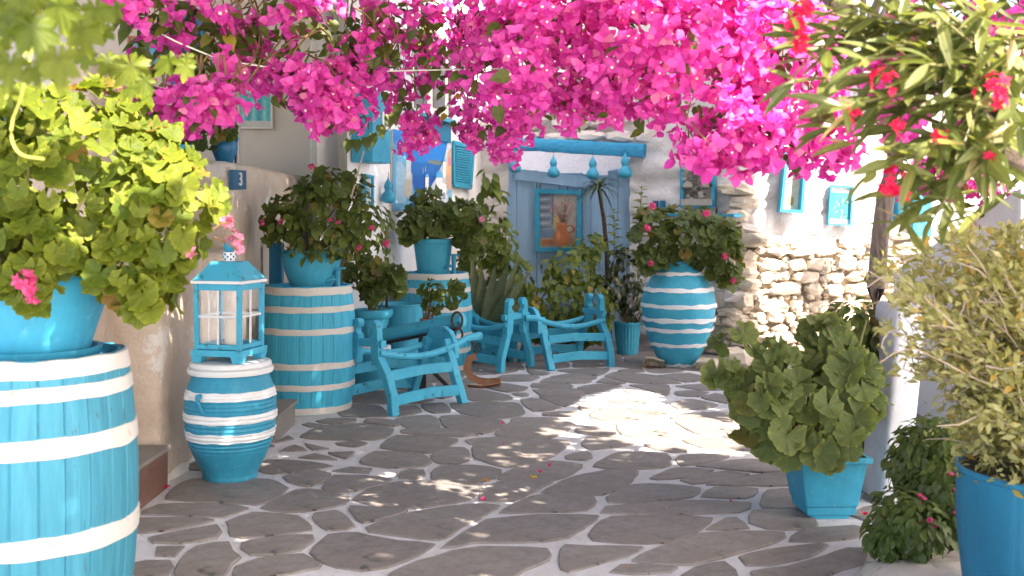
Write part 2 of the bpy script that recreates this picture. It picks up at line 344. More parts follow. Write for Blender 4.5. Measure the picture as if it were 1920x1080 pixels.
M['pink'] = leafmat('pink_petal', (0.62, 0.05, 0.20), (0.75, 0.13, 0.32), 0.4, 0.6, 0.2, tcol=(1.2, 1, 1))
M['pale_pink'] = leafmat('pale_pink_petal', (0.72, 0.22, 0.38), (0.82, 0.38, 0.50), 0.4, 0.6, 0.2, tcol=(1.2, 1, 1))
M['red'] = leafmat('red_oleander_petal', (0.55, 0.012, 0.06), (0.72, 0.03, 0.12), 0.4, 0.6, 0.2, tcol=(1.2, 1, 1))
M['cream_flower'] = leafmat('cream_floret', (0.72, 0.68, 0.50), (0.8, 0.78, 0.66), 0.2, 0.6, 0.2, tcol=(1, 1, 1))
# ------------------------------------------------------------------ leaf shapes (numpy verts, faces)
def geranium_leaf(seed, n=36, rings=(0.5, 1.0), lobes=7):
    r_ = random.Random(seed); vs_ = [(0, 0, 0)]; fs_ = []; ph = r_.uniform(0, 6)
    for q in rings:
        for k in range(n):
            th = -R(162) + R(324) * k / (n - 1)
            rad = (0.49 + 0.040 * (abs(math.cos(lobes * th / 2)) * 2 - 1) + 0.012 * math.cos(lobes * 3 * th) + 0.010 * r_.uniform(-1, 1)) * q
            z = 0.026 * q * math.cos(lobes * th) + (0.04 + 0.10 * ((seed * 37) % 5) / 5) * q * q + (0.05 + .06 * (seed % 3)) * q * q * math.sin(2 * th + ph) + 0.03 * q * q * math.sin(5 * th + ph * 2) + 0.02 * q * math.sin(lobes * 2 * th + ph)
            vs_.append((rad * math.sin(th), rad * math.cos(th), z))
    for k in range(n - 1): fs_.append((0, 1 + k + 1, 1 + k))
    for i in range(len(rings) - 1):
        for k in range(n - 1):
            a = 1 + i * n + k; fs_.append((a, a + 1, a + n + 1, a + n))
    return np.array(vs_, float), fs_
def strip_leaf(widths, curve=0.25, fold=0.25, seed=0, heart=0.0):
    """leaf along +Y, length 1; widths at equal steps"""
    n = len(widths); vs_ = []; fs_ = []; r_ = random.Random(seed); tw = r_.uniform(-.2, .2)
    for i, wd in enumerate(widths):
        y = i / (n - 1); z = -curve * y * y
        for s_ in (-1, 0, 1):
            vs_.append((s_ * wd + tw * y * y * 0.3, y - heart * abs(s_) * (1 if i == 0 else 0), z + fold * abs(s_) * wd))
    for i in range(n - 1):
        for s_ in (0, 1):
            a = i * 3 + s_; fs_.append((a, a + 1, a + 4, a + 3))
    return np.array(vs_, float), fs_
def grape_leaf(seed):
    r_ = random.Random(seed); out = []
    tips = [(-150, .42), (-95, .62), (-42, .78), (0, 1.0), (42, .78), (95, .62), (150, .42)]
    for i, (a, l) in enumerate(tips):
        for da, k in ((-17, .70), (-12, .86), (-8, .84), (-4, .95), (0, 1.05), (4, .95), (8, .84), (12, .86), (17, .70)):
            out.append((R(a + da * (1.25 if abs(a) > 40 else 1)), l * 0.55 * k * r_.uniform(.93, 1.07)))
        if i < 6: out.append((R((a + tips[i + 1][0]) / 2), 0.55 * (0.46 + 0.08 * r_.random())))
    vs_ = [(0, 0, 0)] + [(l * math.sin(a), l * math.cos(a), 0.05 * math.cos(5 * a) - 0.25 * l * l) for a, l in out]
    fs_ = [(0, i + 2, i + 1) for i in range(len(out) - 1)]
    return np.array(vs_, float), fs_
def join_shapes(parts):
    V, F = [], []; b = 0
    for v_, f_ in parts:
        V.append(v_); F += [tuple(b + i for i in f) for f in f_]; b += len(v_)
    return np.vstack(V), F
def xf(shape, rot, s=1.0, t=(0, 0, 0)):
    v_, f_ = shape; m3 = np.array(rot.to_3x3())
    return v_ @ m3.T * s + np.array(t), f_
def bract_shape(seed):
    return strip_leaf([0.10, 0.36, 0.42, 0.30, 0.02], 0.32, 0.30, seed, 0.0)
def bract_flower(seed):
    r_ = random.Random(seed); parts = []
    for k in range(3):
        rot = Matrix.Rotation(R(120 * k + r_.uniform(-18, 18)), 3, 'Z') @ Matrix.Rotation(R(r_.uniform(25, 62)), 3, 'X')
        parts.append(xf(bract_shape(seed * 3 + k), rot, r_.uniform(0.85, 1.1)))
    return join_shapes(parts)
def floret_shape():
    a = [(math.cos(R(72 * k)) * 0.16, math.sin(R(72 * k)) * 0.16, 0.55) for k in range(5)]
    return np.array([(0, 0, 0.48)] + a, float), [(0, 1 + k, 1 + (k + 1) % 5) for k in range(5)]
def petal_flower(seed, n=5):
    r_ = random.Random(seed); parts = []
    for k in range(n):
        rot = Matrix.Rotation(R(360 / n * k + r_.uniform(-12, 12)), 3, 'Z') @ Matrix.Rotation(R(r_.uniform(8, 40)), 3, 'X')
        parts.append(xf(strip_leaf([0.08, 0.28, 0.30, 0.10], 0.15, 0.1, seed + k), rot))
    return join_shapes(parts)

SHAPES = {
    'geranium': [geranium_leaf(k) for k in range(8)],
    'geranium_low': [geranium_leaf(k, 10, (1.0,), 5) for k in range(4)],
    'ovate': [strip_leaf([0.03, 0.24, 0.30, 0.20, 0.0], 0.25, 0.3, k) for k in range(4)],
    'heart': [strip_leaf([0.20, 0.36, 0.33, 0.17, 0.0], 0.3, 0.25, k, 0.06) for k in range(4)],
    'lance': [strip_leaf([0.02, 0.075, 0.10, 0.095, 0.06, 0.0], c, 0.35, k) for k, c in enumerate((0.05, 0.15, 0.28, -0.08))],
    'tiny': [strip_leaf([0.05, 0.24, 0.0], 0.2, 0.3, k) for k in range(3)],
    'grape': [grape_leaf(k) for k in range(5)],
    'bract': [bract_flower(k) for k in range(8)],
    'floret': [floret_shape()],
    'petal': [petal_flower(k * 7) for k in range(5)],
    'canopy': [strip_leaf([0.12, 0.36, 0.05], 0.2, 0.2, k) for k in range(3)],
}
MESHES = {}
def shape_meshes(kind, mat):
    key = (kind, mat.name)
    if key not in MESHES:
        l = []
        for v_, f_ in SHAPES[kind]:
            me = bpy.data.meshes.new(kind); me.from_pydata([tuple(x) for x in v_], [], f_)
            me.materials.append(mat); me.polygons.foreach_set('use_smooth', [True] * len(me.polygons)); l.append(me)
            uvl = me.uv_layers.new(name='uv'); uvl.data.foreach_set('uv', [x for lp in me.loops for x in v_[lp.vertex_index][:2]])
        MESHES[key] = l
    return MESHES[key]

def frame(p, n, y, s):
    n = Vector(n).normalized(); y = Vector(y); y = y - n * y.dot(n)
    if y.length < 1e-4: y = n.orthogonal()
    y.normalize(); x = y.cross(n)
    m_ = Matrix(((x.x * s, y.x * s, n.x * s, p[0]), (x.y * s, y.y * s, n.y * s, p[1]), (x.z * s, y.z * s, n.z * s, p[2]), (0, 0, 0, 1)))
    return m_
def pieces(name, kind, mats4, mat, parent, label=None):
    """each piece an object sharing mesh data"""
    ms = shape_meshes(kind, mat); off = world_loc(parent) if parent is not None else Vector((0, 0, 0))
    for i, m_ in enumerate(mats4):
        o = bpy.data.objects.new(name, ms[i % len(ms)]); COL.objects.link(o); o.parent = parent
        mm = m_.copy(); mm.translation -= off; o.matrix_local = mm
def merged(name, kind, mats4, mat, parent=None, stuff=True):
    """thousands of small pieces joined into one mesh"""
    if not mats4: return None
    off = np.array(world_loc(parent)) if parent is not None else np.zeros(3)
    V, L, T, U, b = [], [], [], [], 0
    A = np.array([[list(r) for r in m_] for m_ in mats4]); sh = SHAPES[kind]; ids = np.arange(len(A)) % len(sh)
    for k, (v_, f_) in enumerate(sh):
        a = A[ids == k]
        if not len(a): continue
        p = np.einsum('nij,vj->nvi', a[:, :3, :3], v_) + a[:, None, :3, 3] - off
        V.append(p.reshape(-1, 3)); nv = len(v_)
        idx = np.concatenate([np.array(f) for f in f_]); lens = np.array([len(f) for f in f_])
        L.append((idx[None, :] + (b + nv * np.arange(len(a)))[:, None]).reshape(-1)); T.append(np.tile(lens, len(a))); U.append(np.tile(v_[idx][:, :2], (len(a), 1)))
        b += nv * len(a)
    V = np.vstack(V); L = np.concatenate(L); T = np.concatenate(T)
    me = bpy.data.meshes.new(name); me.vertices.add(len(V)); me.vertices.foreach_set('co', V.astype(np.float32).ravel())
    me.loops.add(len(L)); me.loops.foreach_set('vertex_index', L.astype(np.int32))
    me.polygons.add(len(T)); st = np.concatenate([[0], np.cumsum(T)[:-1]])
    me.polygons.foreach_set('loop_start', st.astype(np.int32)); me.polygons.foreach_set('loop_total', T.astype(np.int32))
    me.polygons.foreach_set('use_smooth', np.ones(len(T), bool)); me.update(calc_edges=True); me.materials.append(mat)
    uvl = me.uv_layers.new(name='uv'); uvl.data.foreach_set('uv', np.vstack(U).astype(np.float32).ravel())
    o = link(name, me, parent)
    if stuff: o['kind'] = 'stuff'
    return o

def rvec(r_, s=1.0):
    while True:
        v_ = Vector((r_.uniform(-1, 1), r_.uniform(-1, 1), r_.uniform(-1, 1)))
        if 0.05 < v_.length < 1: return v_.normalized() * s
def ell(px, py, Y, rx, ry, d):
    """an ellipsoid of foliage: centre seen at (px,py) at depth Y, half sizes rx, ry in photo px, half depth d in m"""
    k = Y / FOC
    return (W(px, py, Y), Vector((rx * k, d, ry * k)))
def blob(ells, n, seed, shell=0.4):
    r_ = random.Random(seed); wts = [e[1].x * e[1].z + e[1].y * e[1].z for e in ells]; out = []; tries = 0
    while len(out) < n and tries < n * 12:
        tries += 1
        c, rad = r_.choices(ells, wts)[0]; u = rvec(r_)
        if u.y > 0.45 and r_.random() < 0.6: u.y = -u.y
        q = 1 - shell * r_.random() ** 1.5
        p = c + Vector((u.x * rad.x, u.y * rad.y, u.z * rad.z)) * q
        if any(((p - c2).x / r2.x) ** 2 + ((p - c2).y / r2.y) ** 2 + ((p - c2).z / r2.z) ** 2 < 0.42 for c2, r2 in ells if c2 is not c): continue
        out.append((p, Vector((u.x / rad.x, u.y / rad.y, u.z / rad.z)).normalized()))
    return out
def orient(p, nrm, r_, size, jit=0.45, up=0.5, hang=0.7, var=0.35, cam=0.25):
    to = Vector((-p.x, -p.y, CAMH - p.z)).normalized()
    n = nrm * 0.7 + Vector((0, 0, up)) + to * cam + rvec(r_, jit)
    y = nrm * 0.6 + Vector((0, 0, -hang)) + rvec(r_, 0.5)
    return frame(p, n, y, size * r_.uniform(1 - var, 1 + var))

def plant(name, label, base, ells, n, kind, size, mat, seed, parts=300, stem=M['stem'], nstem=10, stem_r=0.006, group=None, cat='plant',
          piece='leaf', low=None, shell=0.4, **ok):
    root = thing(name, label, cat, base, group=group)
    r_ = random.Random(seed); pts = blob(ells, n, seed, shell)
    pts.sort(key=lambda q: q[0].y - 0.15 * q[1].z)
    ms = [orient(p, nn, r_, size, **ok) for p, nn in pts]
    if parts: pieces(piece, kind, ms[:parts], mat, root)
    if len(ms) > parts: merged('foliage', low or kind, ms[parts:], mat, root)
    # stems from the base into the foliage
    mb = MB(); base = Vector(base)
    for k in range(nstem):
        p, nn = pts[r_.randrange(len(pts))]
        mid = base.lerp(p, 0.5) + Vector((r_.uniform(-.03, .03), r_.uniform(-.03, .03), 0.06 * r_.random()))
        b0 = base + Vector((r_.uniform(-.05, .05), r_.uniform(-.05, .05), -0.01))
        mb.tube([b0, b0.lerp(mid, .5) + rvec(r_, .012), mid, mid.lerp(p, .6) + rvec(r_, .012), p - nn * 0.01], [stem_r * 1.3, stem_r * 1.15, stem_r, stem_r * .8, stem_r * .4], 5)
    mb.build('stems', stem, root, smooth=True, kind='stuff')
    return root, pts
def bloom(root, p, size, n, mat, seed, name='flower_head', petal=0.022, stem=None):
    """a rounded flower head of many small blossoms"""
    r_ = random.Random(seed); ms = []
    for k in range(n):
        u = rvec(r_); ms.append(frame(Vector(p) + u * size * r_.uniform(.5, 1), u + Vector((0, -.3, .3)), rvec(r_), petal * r_.uniform(.8, 1.2)))
    o = merged(name, 'petal', ms, mat, root); 
    return o
# ------------------------------------------------------------------ ground and paving
gm = MB(); gm.add([(-60, -40, 0), (60, -40, 0), (60, 80, 0), (-60, 80, 0)], [(0, 1, 2, 3)])
ground = gm.build('ground', M['grout']); tag(ground, kind='structure')

def z1(l): return [[(240 + x / 3.6, 780 + y / 3.6) for x, y in q] for q in l]
def z2(l): return [[(640 + x / 4.8, 680 + y / 4.8) for x, y in q] for q in l]
def z3(l): return [[(1000 + x / 4.8, 680 + y / 4.8) for x, y in q] for q in l]
def z4(l): return [[(680 + x / 3.84, 840 + y / 3.84) for x, y in q] for q in l]
def z5(l): return [[(1140 + x / 3.692, 840 + y / 3.692) for x, y in q] for q in l]
STONES = z1([
 [(250,570),(300,500),(430,430),(860,430),(960,430),(1070,490),(1000,555),(870,605),(700,590),(420,580)],
 [(110,650),(220,600),(420,597),(720,605),(815,628),(640,690),(480,680),(100,670)],
 [(50,700),(400,695),(590,708),(400,755),(110,800),(60,790)],
 [(140,830),(420,775),(610,735),(620,790),(600,830),(350,865),(170,865)],
 [(670,720),(840,655),(1150,680),(1200,720),(1255,780),(1050,800),(780,830),(690,815),(695,750)],
 [(900,625),(1010,570),(1130,500),(1220,500),(1480,545),(1460,600),(1200,650),(1050,655)],
 [(1040,415),(1260,370),(1370,395),(1300,460),(1210,485),(1090,450)],
 [(920,300),(1150,305),(1390,340),(1200,375),(980,400),(880,370)],
 [(1240,665),(1420,640),(1470,700),(1535,750),(1480,775),(1340,780)],
 [(780,860),(1000,820),(1250,810),(1250,850),(1160,915),(960,945),(840,945),(775,900)],
 [(330,1110),(360,980),(450,890),(690,855),(690,920),(770,965),(670,1010),(640,1110)],
 [(200,890),(370,885),(310,950),(200,945)],
 [(0,1010),(130,980),(300,985),(270,1080),(0,1090)],
 [(730,1030),(880,970),(1180,940),(1290,1010),(1290,1035),(1000,1085),(720,1110)],
 [(1030,240),(1120,200),(1200,235)], [(1200,192),(1350,224),(1250,232)], [(1160,285),(1260,262),(1400,300)],
 [(1360,255),(1520,250),(1470,292)], [(1390,375),(1500,350),(1640,360),(1620,390)], [(1000,185),(1080,140),(1110,160)],
 [(1265,40),(1350,20),(1540,25),(1540,45),(1380,60)], [(1180,60),(1220,50),(1340,70),(1240,80)]])
STONES += z4([
 [(20,575),(360,470),(760,410),(990,420),(860,500),(700,580),(570,670),(300,640),(60,610)],
 [(560,735),(700,640),(900,525),(1250,490),(1700,495),(1620,560),(1480,650),(1300,680),(800,690)],
 [(200,910),(400,830),(650,755),(860,720),(1330,735),(1330,820),(1150,890),(1050,960),(160,960)],
 [(980,475),(1220,350),(1450,340),(1670,360),(1660,420),(1600,460),(1250,465)],
 [(1290,325),(1500,220),(1750,165),(1920,160),(1990,175),(1900,270),(1720,345),(1500,340)],
 [(830,380),(900,280),(1000,245),(1380,240),(1200,330),(1090,385)],
 [(970,230),(1100,150),(1330,95),(1580,125),(1500,190),(1390,235)],
 [(500,230),(550,135),(800,130),(1000,160),(960,220),(860,250)],
 [(245,185),(330,160),(450,165),(450,205),(380,230),(270,225)],
 [(0,80),(90,30),(430,50),(490,110),(440,140),(210,150),(0,120)],
 [(490,60),(600,0),(740,0),(770,90),(700,120),(550,120)],
 [(810,80),(800,10),(830,-50),(1000,-80),(1300,-60),(1500,-40),(1330,80),(1050,145)]])
STONES += z5([
 [(0,345),(170,260),(400,260),(650,285),(580,345),(280,375),(0,385)],
 [(640,345),(740,275),(1040,285),(960,355),(800,350)],
 [(290,215),(470,140),(640,150),(740,160),(560,205),(340,225)],
 [(490,225),(700,180),(830,165),(990,190),(760,235),(590,255)],
 [(610,130),(850,95),(1060,85),(1200,170),(1050,175),(830,150)],
 [(500,130),(495,55),(850,45),(780,90),(600,120)],
 [(680,260),(1000,195),(1290,170),(1400,260),(1100,265)],
 [(1060,420),(1100,300),(1300,290),(1450,300),(1450,420)],
 [(-130,600),(20,480),(500,475),(725,490),(600,590),(380,660),(150,665),(-100,650)],
 [(690,570),(820,495),(890,490),(960,560)],
 [(970,520),(1010,440),(1350,440),(1450,560),(1110,570)],
 [(160,785),(350,700),(620,605),(950,585),(1240,595),(1170,660),(960,715),(600,810),(300,815)],
 [(1250,655),(1330,575),(1700,540),(1800,560),(1740,620),(1500,650)],
 [(910,755),(1200,700),(1480,665),(1530,680),(1400,750),(1150,815),(960,830)],
 [(990,860),(1250,830),(1500,760),(1640,700),(1800,700),(1780,800),(1600,850),(1400,940),(1000,940)],
 [(510,885),(620,830),(800,785),(880,850),(870,940),(500,940)],
 [(-310,672),(-130,690),(0,688),(250,692),(120,758),(-60,800),(-270,868),(-325,845)],
 [(0,870),(100,810),(480,835),(440,870),(200,878)]])
STONES += z2([
 [(30,270),(430,260),(700,280),(640,330),(430,375),(60,360)],
 [(10,380),(340,390),(390,440),(410,490),(20,490),(-40,430)],
 [(500,400),(660,390),(720,450),(520,490)], [(720,380),(920,370),(990,450),(830,460),(760,430)],
 [(990,370),(1540,360),(1610,390),(1650,460),(1600,490),(1400,510),(1250,490),(1080,460)],
 [(490,510),(780,475),(850,495),(880,590),(590,590)],
 [(890,490),(1080,480),(1300,510),(1450,525),(1460,570),(1280,650),(950,595)],
 [(540,640),(590,600),(930,600),(1250,660),(1090,675)],
 [(360,770),(490,660),(1050,690),(960,760),(790,820)],
 [(200,540),(210,510),(380,510),(500,530),(520,570),(480,580)],
 [(1380,650),(1530,540),(1540,505),(1900,505),(2100,560),(1900,680),(1560,690)],
 [(1110,700),(1300,680),(1700,690),(1600,740),(1150,740)],
 [(1610,340),(1720,320),(1900,390),(1920,430),(1720,440)],
 [(1060,250),(1240,245),(1500,300),(1540,340),(1180,350)], [(1280,220),(1440,190),(1680,230),(1600,265),(1480,270)],
 [(1430,120),(1640,110),(1780,130),(1700,170),(1440,170)], [(1730,250),(1900,250),(1920,290),(1800,300)]])
STONES += z3([
 [(220,75),(680,55),(580,120)], [(150,130),(360,100),(570,130),(520,160),(300,150)], [(70,180),(150,140),(520,165),(460,190)],
 [(640,130),(740,90),(1100,120),(1330,190),(900,185),(700,140)], [(580,180),(640,145),(820,185),(760,200)],
 [(1290,215),(1620,190),(1700,250),(1500,250)], [(1130,120),(1400,100),(1590,150),(1380,180)],
 [(400,230),(560,200),(740,210),(800,215),(500,290)], [(860,205),(1200,200),(1230,240),(1200,300),(1000,240)],
 [(1270,265),(1400,255),(1580,270),(1490,310),(1300,300)], [(1240,370),(1420,335),(1660,385),(1550,420),(1300,420)],
 [(1520,320),(1640,285),(1740,300),(1740,370)], [(60,310),(420,320),(280,400)], [(10,330),(60,330),(240,410),(0,430)],
 [(50,240),(380,240),(470,290),(420,310),(70,300)], [(0,190),(330,200),(330,230),(0,230)]])
STONES += [
 [(582,1038),(604,1016),(612,1004),(673,1001),(690,1006),(745,1017),(815,1021),(779,1043),(727,1066),(680,1071),(629,1066)],
 [(604,916),(626,893),(680,894),(735,899),(725,908),(690,915),(655,925),(610,920)],
 [(654,951),(720,956),(768,959),(680,983),(672,975)],
 [(662,938),(690,920),(745,905),(826,904),(909,910),(896,926),(880,939),(826,947),(779,955),(719,952)],
 [(1123,964),(1139,951),(1300,940),(1405,944),(1405,954),(1384,963),(1248,965)],
 [(1110,876),(1160,850),(1250,852),(1256,874),(1220,880),(1140,880)],
 [(562,820),(600,800),(640,797),(682,795),(738,805),(723,822),(702,826),(640,826),(600,825)]]
polys = [[Vector(G(x, y)[:2]) for x, y in q] for q in STONES]; n_traced = len(polys)
def inside(p, q):
    c = False; j = len(q) - 1
    for i in range(len(q)):
        if (q[i].y > p.y) != (q[j].y > p.y) and p.x < (q[j].x - q[i].x) * (p.y - q[i].y) / (q[j].y - q[i].y) + q[i].x: c = not c
        j = i
    return c
# seeds along the traced outlines keep the filler stones out of them
seeds = []
for q in polys:
    c = sum(q, Vector((0, 0))) / len(q)
    for i in range(len(q)):
        a, b_ = q[i], q[(i + 1) % len(q)]
        for k in range(max(2, int((b_ - a).length / 0.12))):
            p = a.lerp(b_, k / max(2, int((b_ - a).length / 0.12)))
            seeds.append((c + (p - c) * 0.9, None))
r_ = random.Random(5); fillers = []
for k in range(9000):
    p = Vector((r_.uniform(-3.2, 3.6), r_.uniform(2.4, 12.3)))
    if any(inside(p, q) for q in polys): continue
    if min([(p - s).length for s, _ in seeds if abs(s.x - p.x) < .25 and abs(s.y - p.y) < .25] or [9]) < 0.10: continue
    if min([(p - f).length for f in fillers if abs(f.x - p.x) < .5 and abs(f.y - p.y) < .5] or [9]) < 0.36: continue
    fillers.append(p)
allp = [s for s, _ in seeds] + fillers
def clip(poly, p, o):
    m_ = (p + o) / 2; d = o - p; out = []
    for i in range(len(poly)):
        a, b_ = poly[i], poly[(i + 1) % len(poly)]; da, db = (a - m_).dot(d), (b_ - m_).dot(d)
        if da <= 0: out.append(a)
        if (da < 0 < db) or (db < 0 < da): out.append(a.lerp(b_, da / (da - db)))
    return out
for p in fillers:
    cell = [p + Vector(v_) for v_ in ((-.5, -.5), (.5, -.5), (.5, .5), (-.5, .5))]
    for o in sorted([o for o in allp if o is not p and (o - p).length < 1.1], key=lambda o: (o - p).length)[:60]:
        cell = clip(cell, p, o)
        if len(cell) < 3: break
    if len(cell) < 3: continue
    c = sum(cell, Vector((0, 0))) / len(cell); ext = max((v_ - c).length for v_ in cell)
    if ext < 0.09: continue
    k = max(0.5, 1 - 0.020 / max(0.05, min((v_ - c).length for v_ in cell)))
    polys.append([c + (v_ - c) * k for v_ in cell])
pave = thing('pavement', None, None, (0, 0, 0)); tag(pave, kind='structure')
def smooth_outline(q, step=0.07, seed=0, grow=0.0):
    n = len(q); out = []
    for i in range(n):
        a, b_, c, d = q[i - 1], q[i], q[(i + 1) % n], q[(i + 2) % n]
        L_ = (c - b_).length; m_ = max(1, min(6, int(L_ / step)))
        for k in range(m_):
            t_ = k / m_
            s_ = 0.5 * ((2 * b_) + (c - a) * t_ + (2 * a - 5 * b_ + 4 * c - d) * t_ * t_ + (3 * b_ - a - 3 * c + d) * t_ ** 3)
            s_ = s_.lerp(b_.lerp(c, t_), 0.6)
            out.append(s_)
    out = [(out[i - 1] + out[i] * 8 + out[(i + 1) % len(out)]) / 10 for i in range(len(out))] if n > 4 else out
    cc = sum(out, Vector((0, 0))) / len(out); out = [p + (p - cc).normalized() * grow for p in out]
    return [p + Vector((noise.noise(Vector((p.x * 14, p.y * 14, seed))), noise.noise(Vector((p.x * 14, p.y * 14, seed + 9))))) * 0.011 for p in out]
for i, q in enumerate(polys):
    out = smooth_outline(q, seed=i, grow=0.012 if i < n_traced else 0.008); n = len(out); c = sum(out, Vector((0, 0))) / n
    h = 0.007 + 0.004 * ((i * 37) % 7) / 7
    vs_ = [(p.x, p.y, -0.01) for p in out]; 
    vs_ += [(p.x, p.y, h * 0.55) for p in out]
    ins = [p + (c - p).normalized() * 0.007 for p in out]
    vs_ += [(p.x, p.y, h) for p in ins] + [(c.x, c.y, h)]
    fs_ = []
    for j in range(n):
        k = (j + 1) % n
        fs_ += [(j, k, n + k, n + j), (n + j, n + k, 2 * n + k, 2 * n + j), (2 * n + j, 2 * n + k, 3 * n)]
    mb = MB(); mb.add([(x - c.x, y - c.y, z) for x, y, z in vs_], fs_)
    o = mb.build('paving_stone', M['paving'], pave, world=False); o.location = (c.x, c.y, 0)

# ------------------------------------------------------------------ left house: low wall, stair parapet with number, terrace, pillar, white wall
WX = -1.95
house = thing('stair_house', 'beige plastered stair wall and raised terrace along the left side', 'house', (WX, 7.5, 0))
def plaster(name, lo, hi, mat, parent, bev=0.045, cuts=0, bulge=0.012, seed=0):
    """a hand plastered block: rounded arrises, slightly wavy faces"""
    bm = bmesh.new(); lo = Vector(lo); hi = Vector(hi); d = hi - lo
    bmesh.ops.create_cube(bm, size=1.0)
    for v_ in bm.verts: v_.co = Vector((lo.x + (v_.co.x + .5) * d.x, lo.y + (v_.co.y + .5) * d.y, lo.z + (v_.co.z + .5) * d.z))
    bmesh.ops.bevel(bm, geom=list(bm.edges), offset=bev, segments=3, affect='EDGES', profile=0.5)
    bmesh.ops.triangulate(bm, faces=[f for f in bm.faces if len(f.verts) > 4])
    for k in range(5):
        es = [e for e in bm.edges if e.calc_length() > 0.22]
        if not es or len(bm.verts) > 9000: break
        bmesh.ops.subdivide_edges(bm, edges=es, cuts=1, use_grid_fill=True)
    for v_ in bm.verts:
        p = v_.co * 2.4 + Vector((seed, 0, 0))
        v_.co += Vector((noise.noise(p), noise.noise(p + Vector((5, 5, 5))), noise.noise(p + Vector((9, 2, 7))))) * bulge
    off = world_loc(parent)
    for v_ in bm.verts: v_.co -= off
    me = bpy.data.meshes.new(name); bm.to_mesh(me); bm.free(); me.materials.append(mat)
    me.polygons.foreach_set('use_smooth', [True] * len(me.polygons))
    return link(name, me, parent)
plaster('low_wall', (WX - 0.42, 5.62, -0.1), (WX + 0.10, 7.45, 1.20), M['beige'], house, 0.06, seed=1)
plaster('parapet', (WX - 0.55, 7.30, -0.1), (WX + 0.03, 10.1, 1.80), M['beige'], house, 0.06, seed=2)
plaster('door_jamb', (WX - 0.55, 5.30, -0.1), (WX - 0.14, 5.66, 2.2), M['beige'], house, 0.05, seed=3)
plaster('terrace_wall', (WX - 4.0, 10.35, -0.1), (WX + 0.62, 10.7, 4.2), M['beige_pale'], house, 0.02, seed=4)
plaster('terrace_wall', (WX - 4.3, 4.0, -0.1), (WX - 2.2, 10.5, 2.3), M['beige_pale'], house, 0.03, seed=14)
plaster('pillar', (-1.905, 10.05, -0.1), (-1.755, 10.34, 4.2), M['cream'], house, 0.025, seed=5)
plaster('pillar', (-1.585, 9.62, -0.1), (-1.42, 9.9, 4.2), M['cream'], house, 0.025, seed=6)
# blue plank door left of the low wall
dr = MB(); dr.box((WX - 0.62, 5.36, 1.0), (0.9, 0.05, 2.0)); door1 = dr.build('door', M['deep_blue'], house, bevel=0.004)
for k in range(5):
    p = MB(); p.box((WX - 0.26 - k * 0.16, 5.325, 1.0), (0.15, 0.03, 1.96)); p.build('plank', M['deep_blue'], door1, bevel=0.004)
# steps with tiled risers
st = MB(); st.box((-2.08, 5.27, 0.10), (0.56, 0.56, 0.20)); s1 = st.build('doorstep', M['tile_brown'], house, bevel=0.006)
p = MB(); p.box((-2.075, 5.265, 0.2145), (0.60, 0.585, 0.025)); p.build('tread', M['tile_grey'], s1, bevel=0.006)
for k in range(2):
    p = MB(); p.box((-1.795, 5.13 + k * 0.28, 0.10), (0.012, 0.272, 0.192)); p.build('tile', M['tile_brown'], s1, bevel=0.003)
st = MB(); st.box((-1.73, 6.98, 0.075), (0.50, 0.60, 0.15)); s2 = st.build('doorstep', M['tile_grey'], house, bevel=0.006)
p = MB(); p.box((-1.725, 6.97, 0.16), (0.53, 0.64, 0.022)); p.build('tread', M['tile_grey'], s2, bevel=0.006)
# rough lime skirting at the foot of the wall
sk = MB(); pts = [(-1.86 + 0.02 * math.sin(k * 2.1), 4.75 + k * 0.12, 0.0) for k in range(30)]
sk.sweep(pts, [(-0.06, -0.02), (0.05, -0.02), (0.035, 0.015), (0.0, 0.04), (-0.06, 0.05)]); 
sk_o = sk.build('skirting', M['rock'], house, smooth=True)
# handrail pole on the parapet
p = MB(); b0 = W(447, 300, 8.0); p.tube([Vector((WX - 0.11, 8.0, 1.76)), Vector((WX - 0.11, 8.0, 3.4))], 0.021, 10); p.build('handrail_post', M['steel'], house, smooth=True)

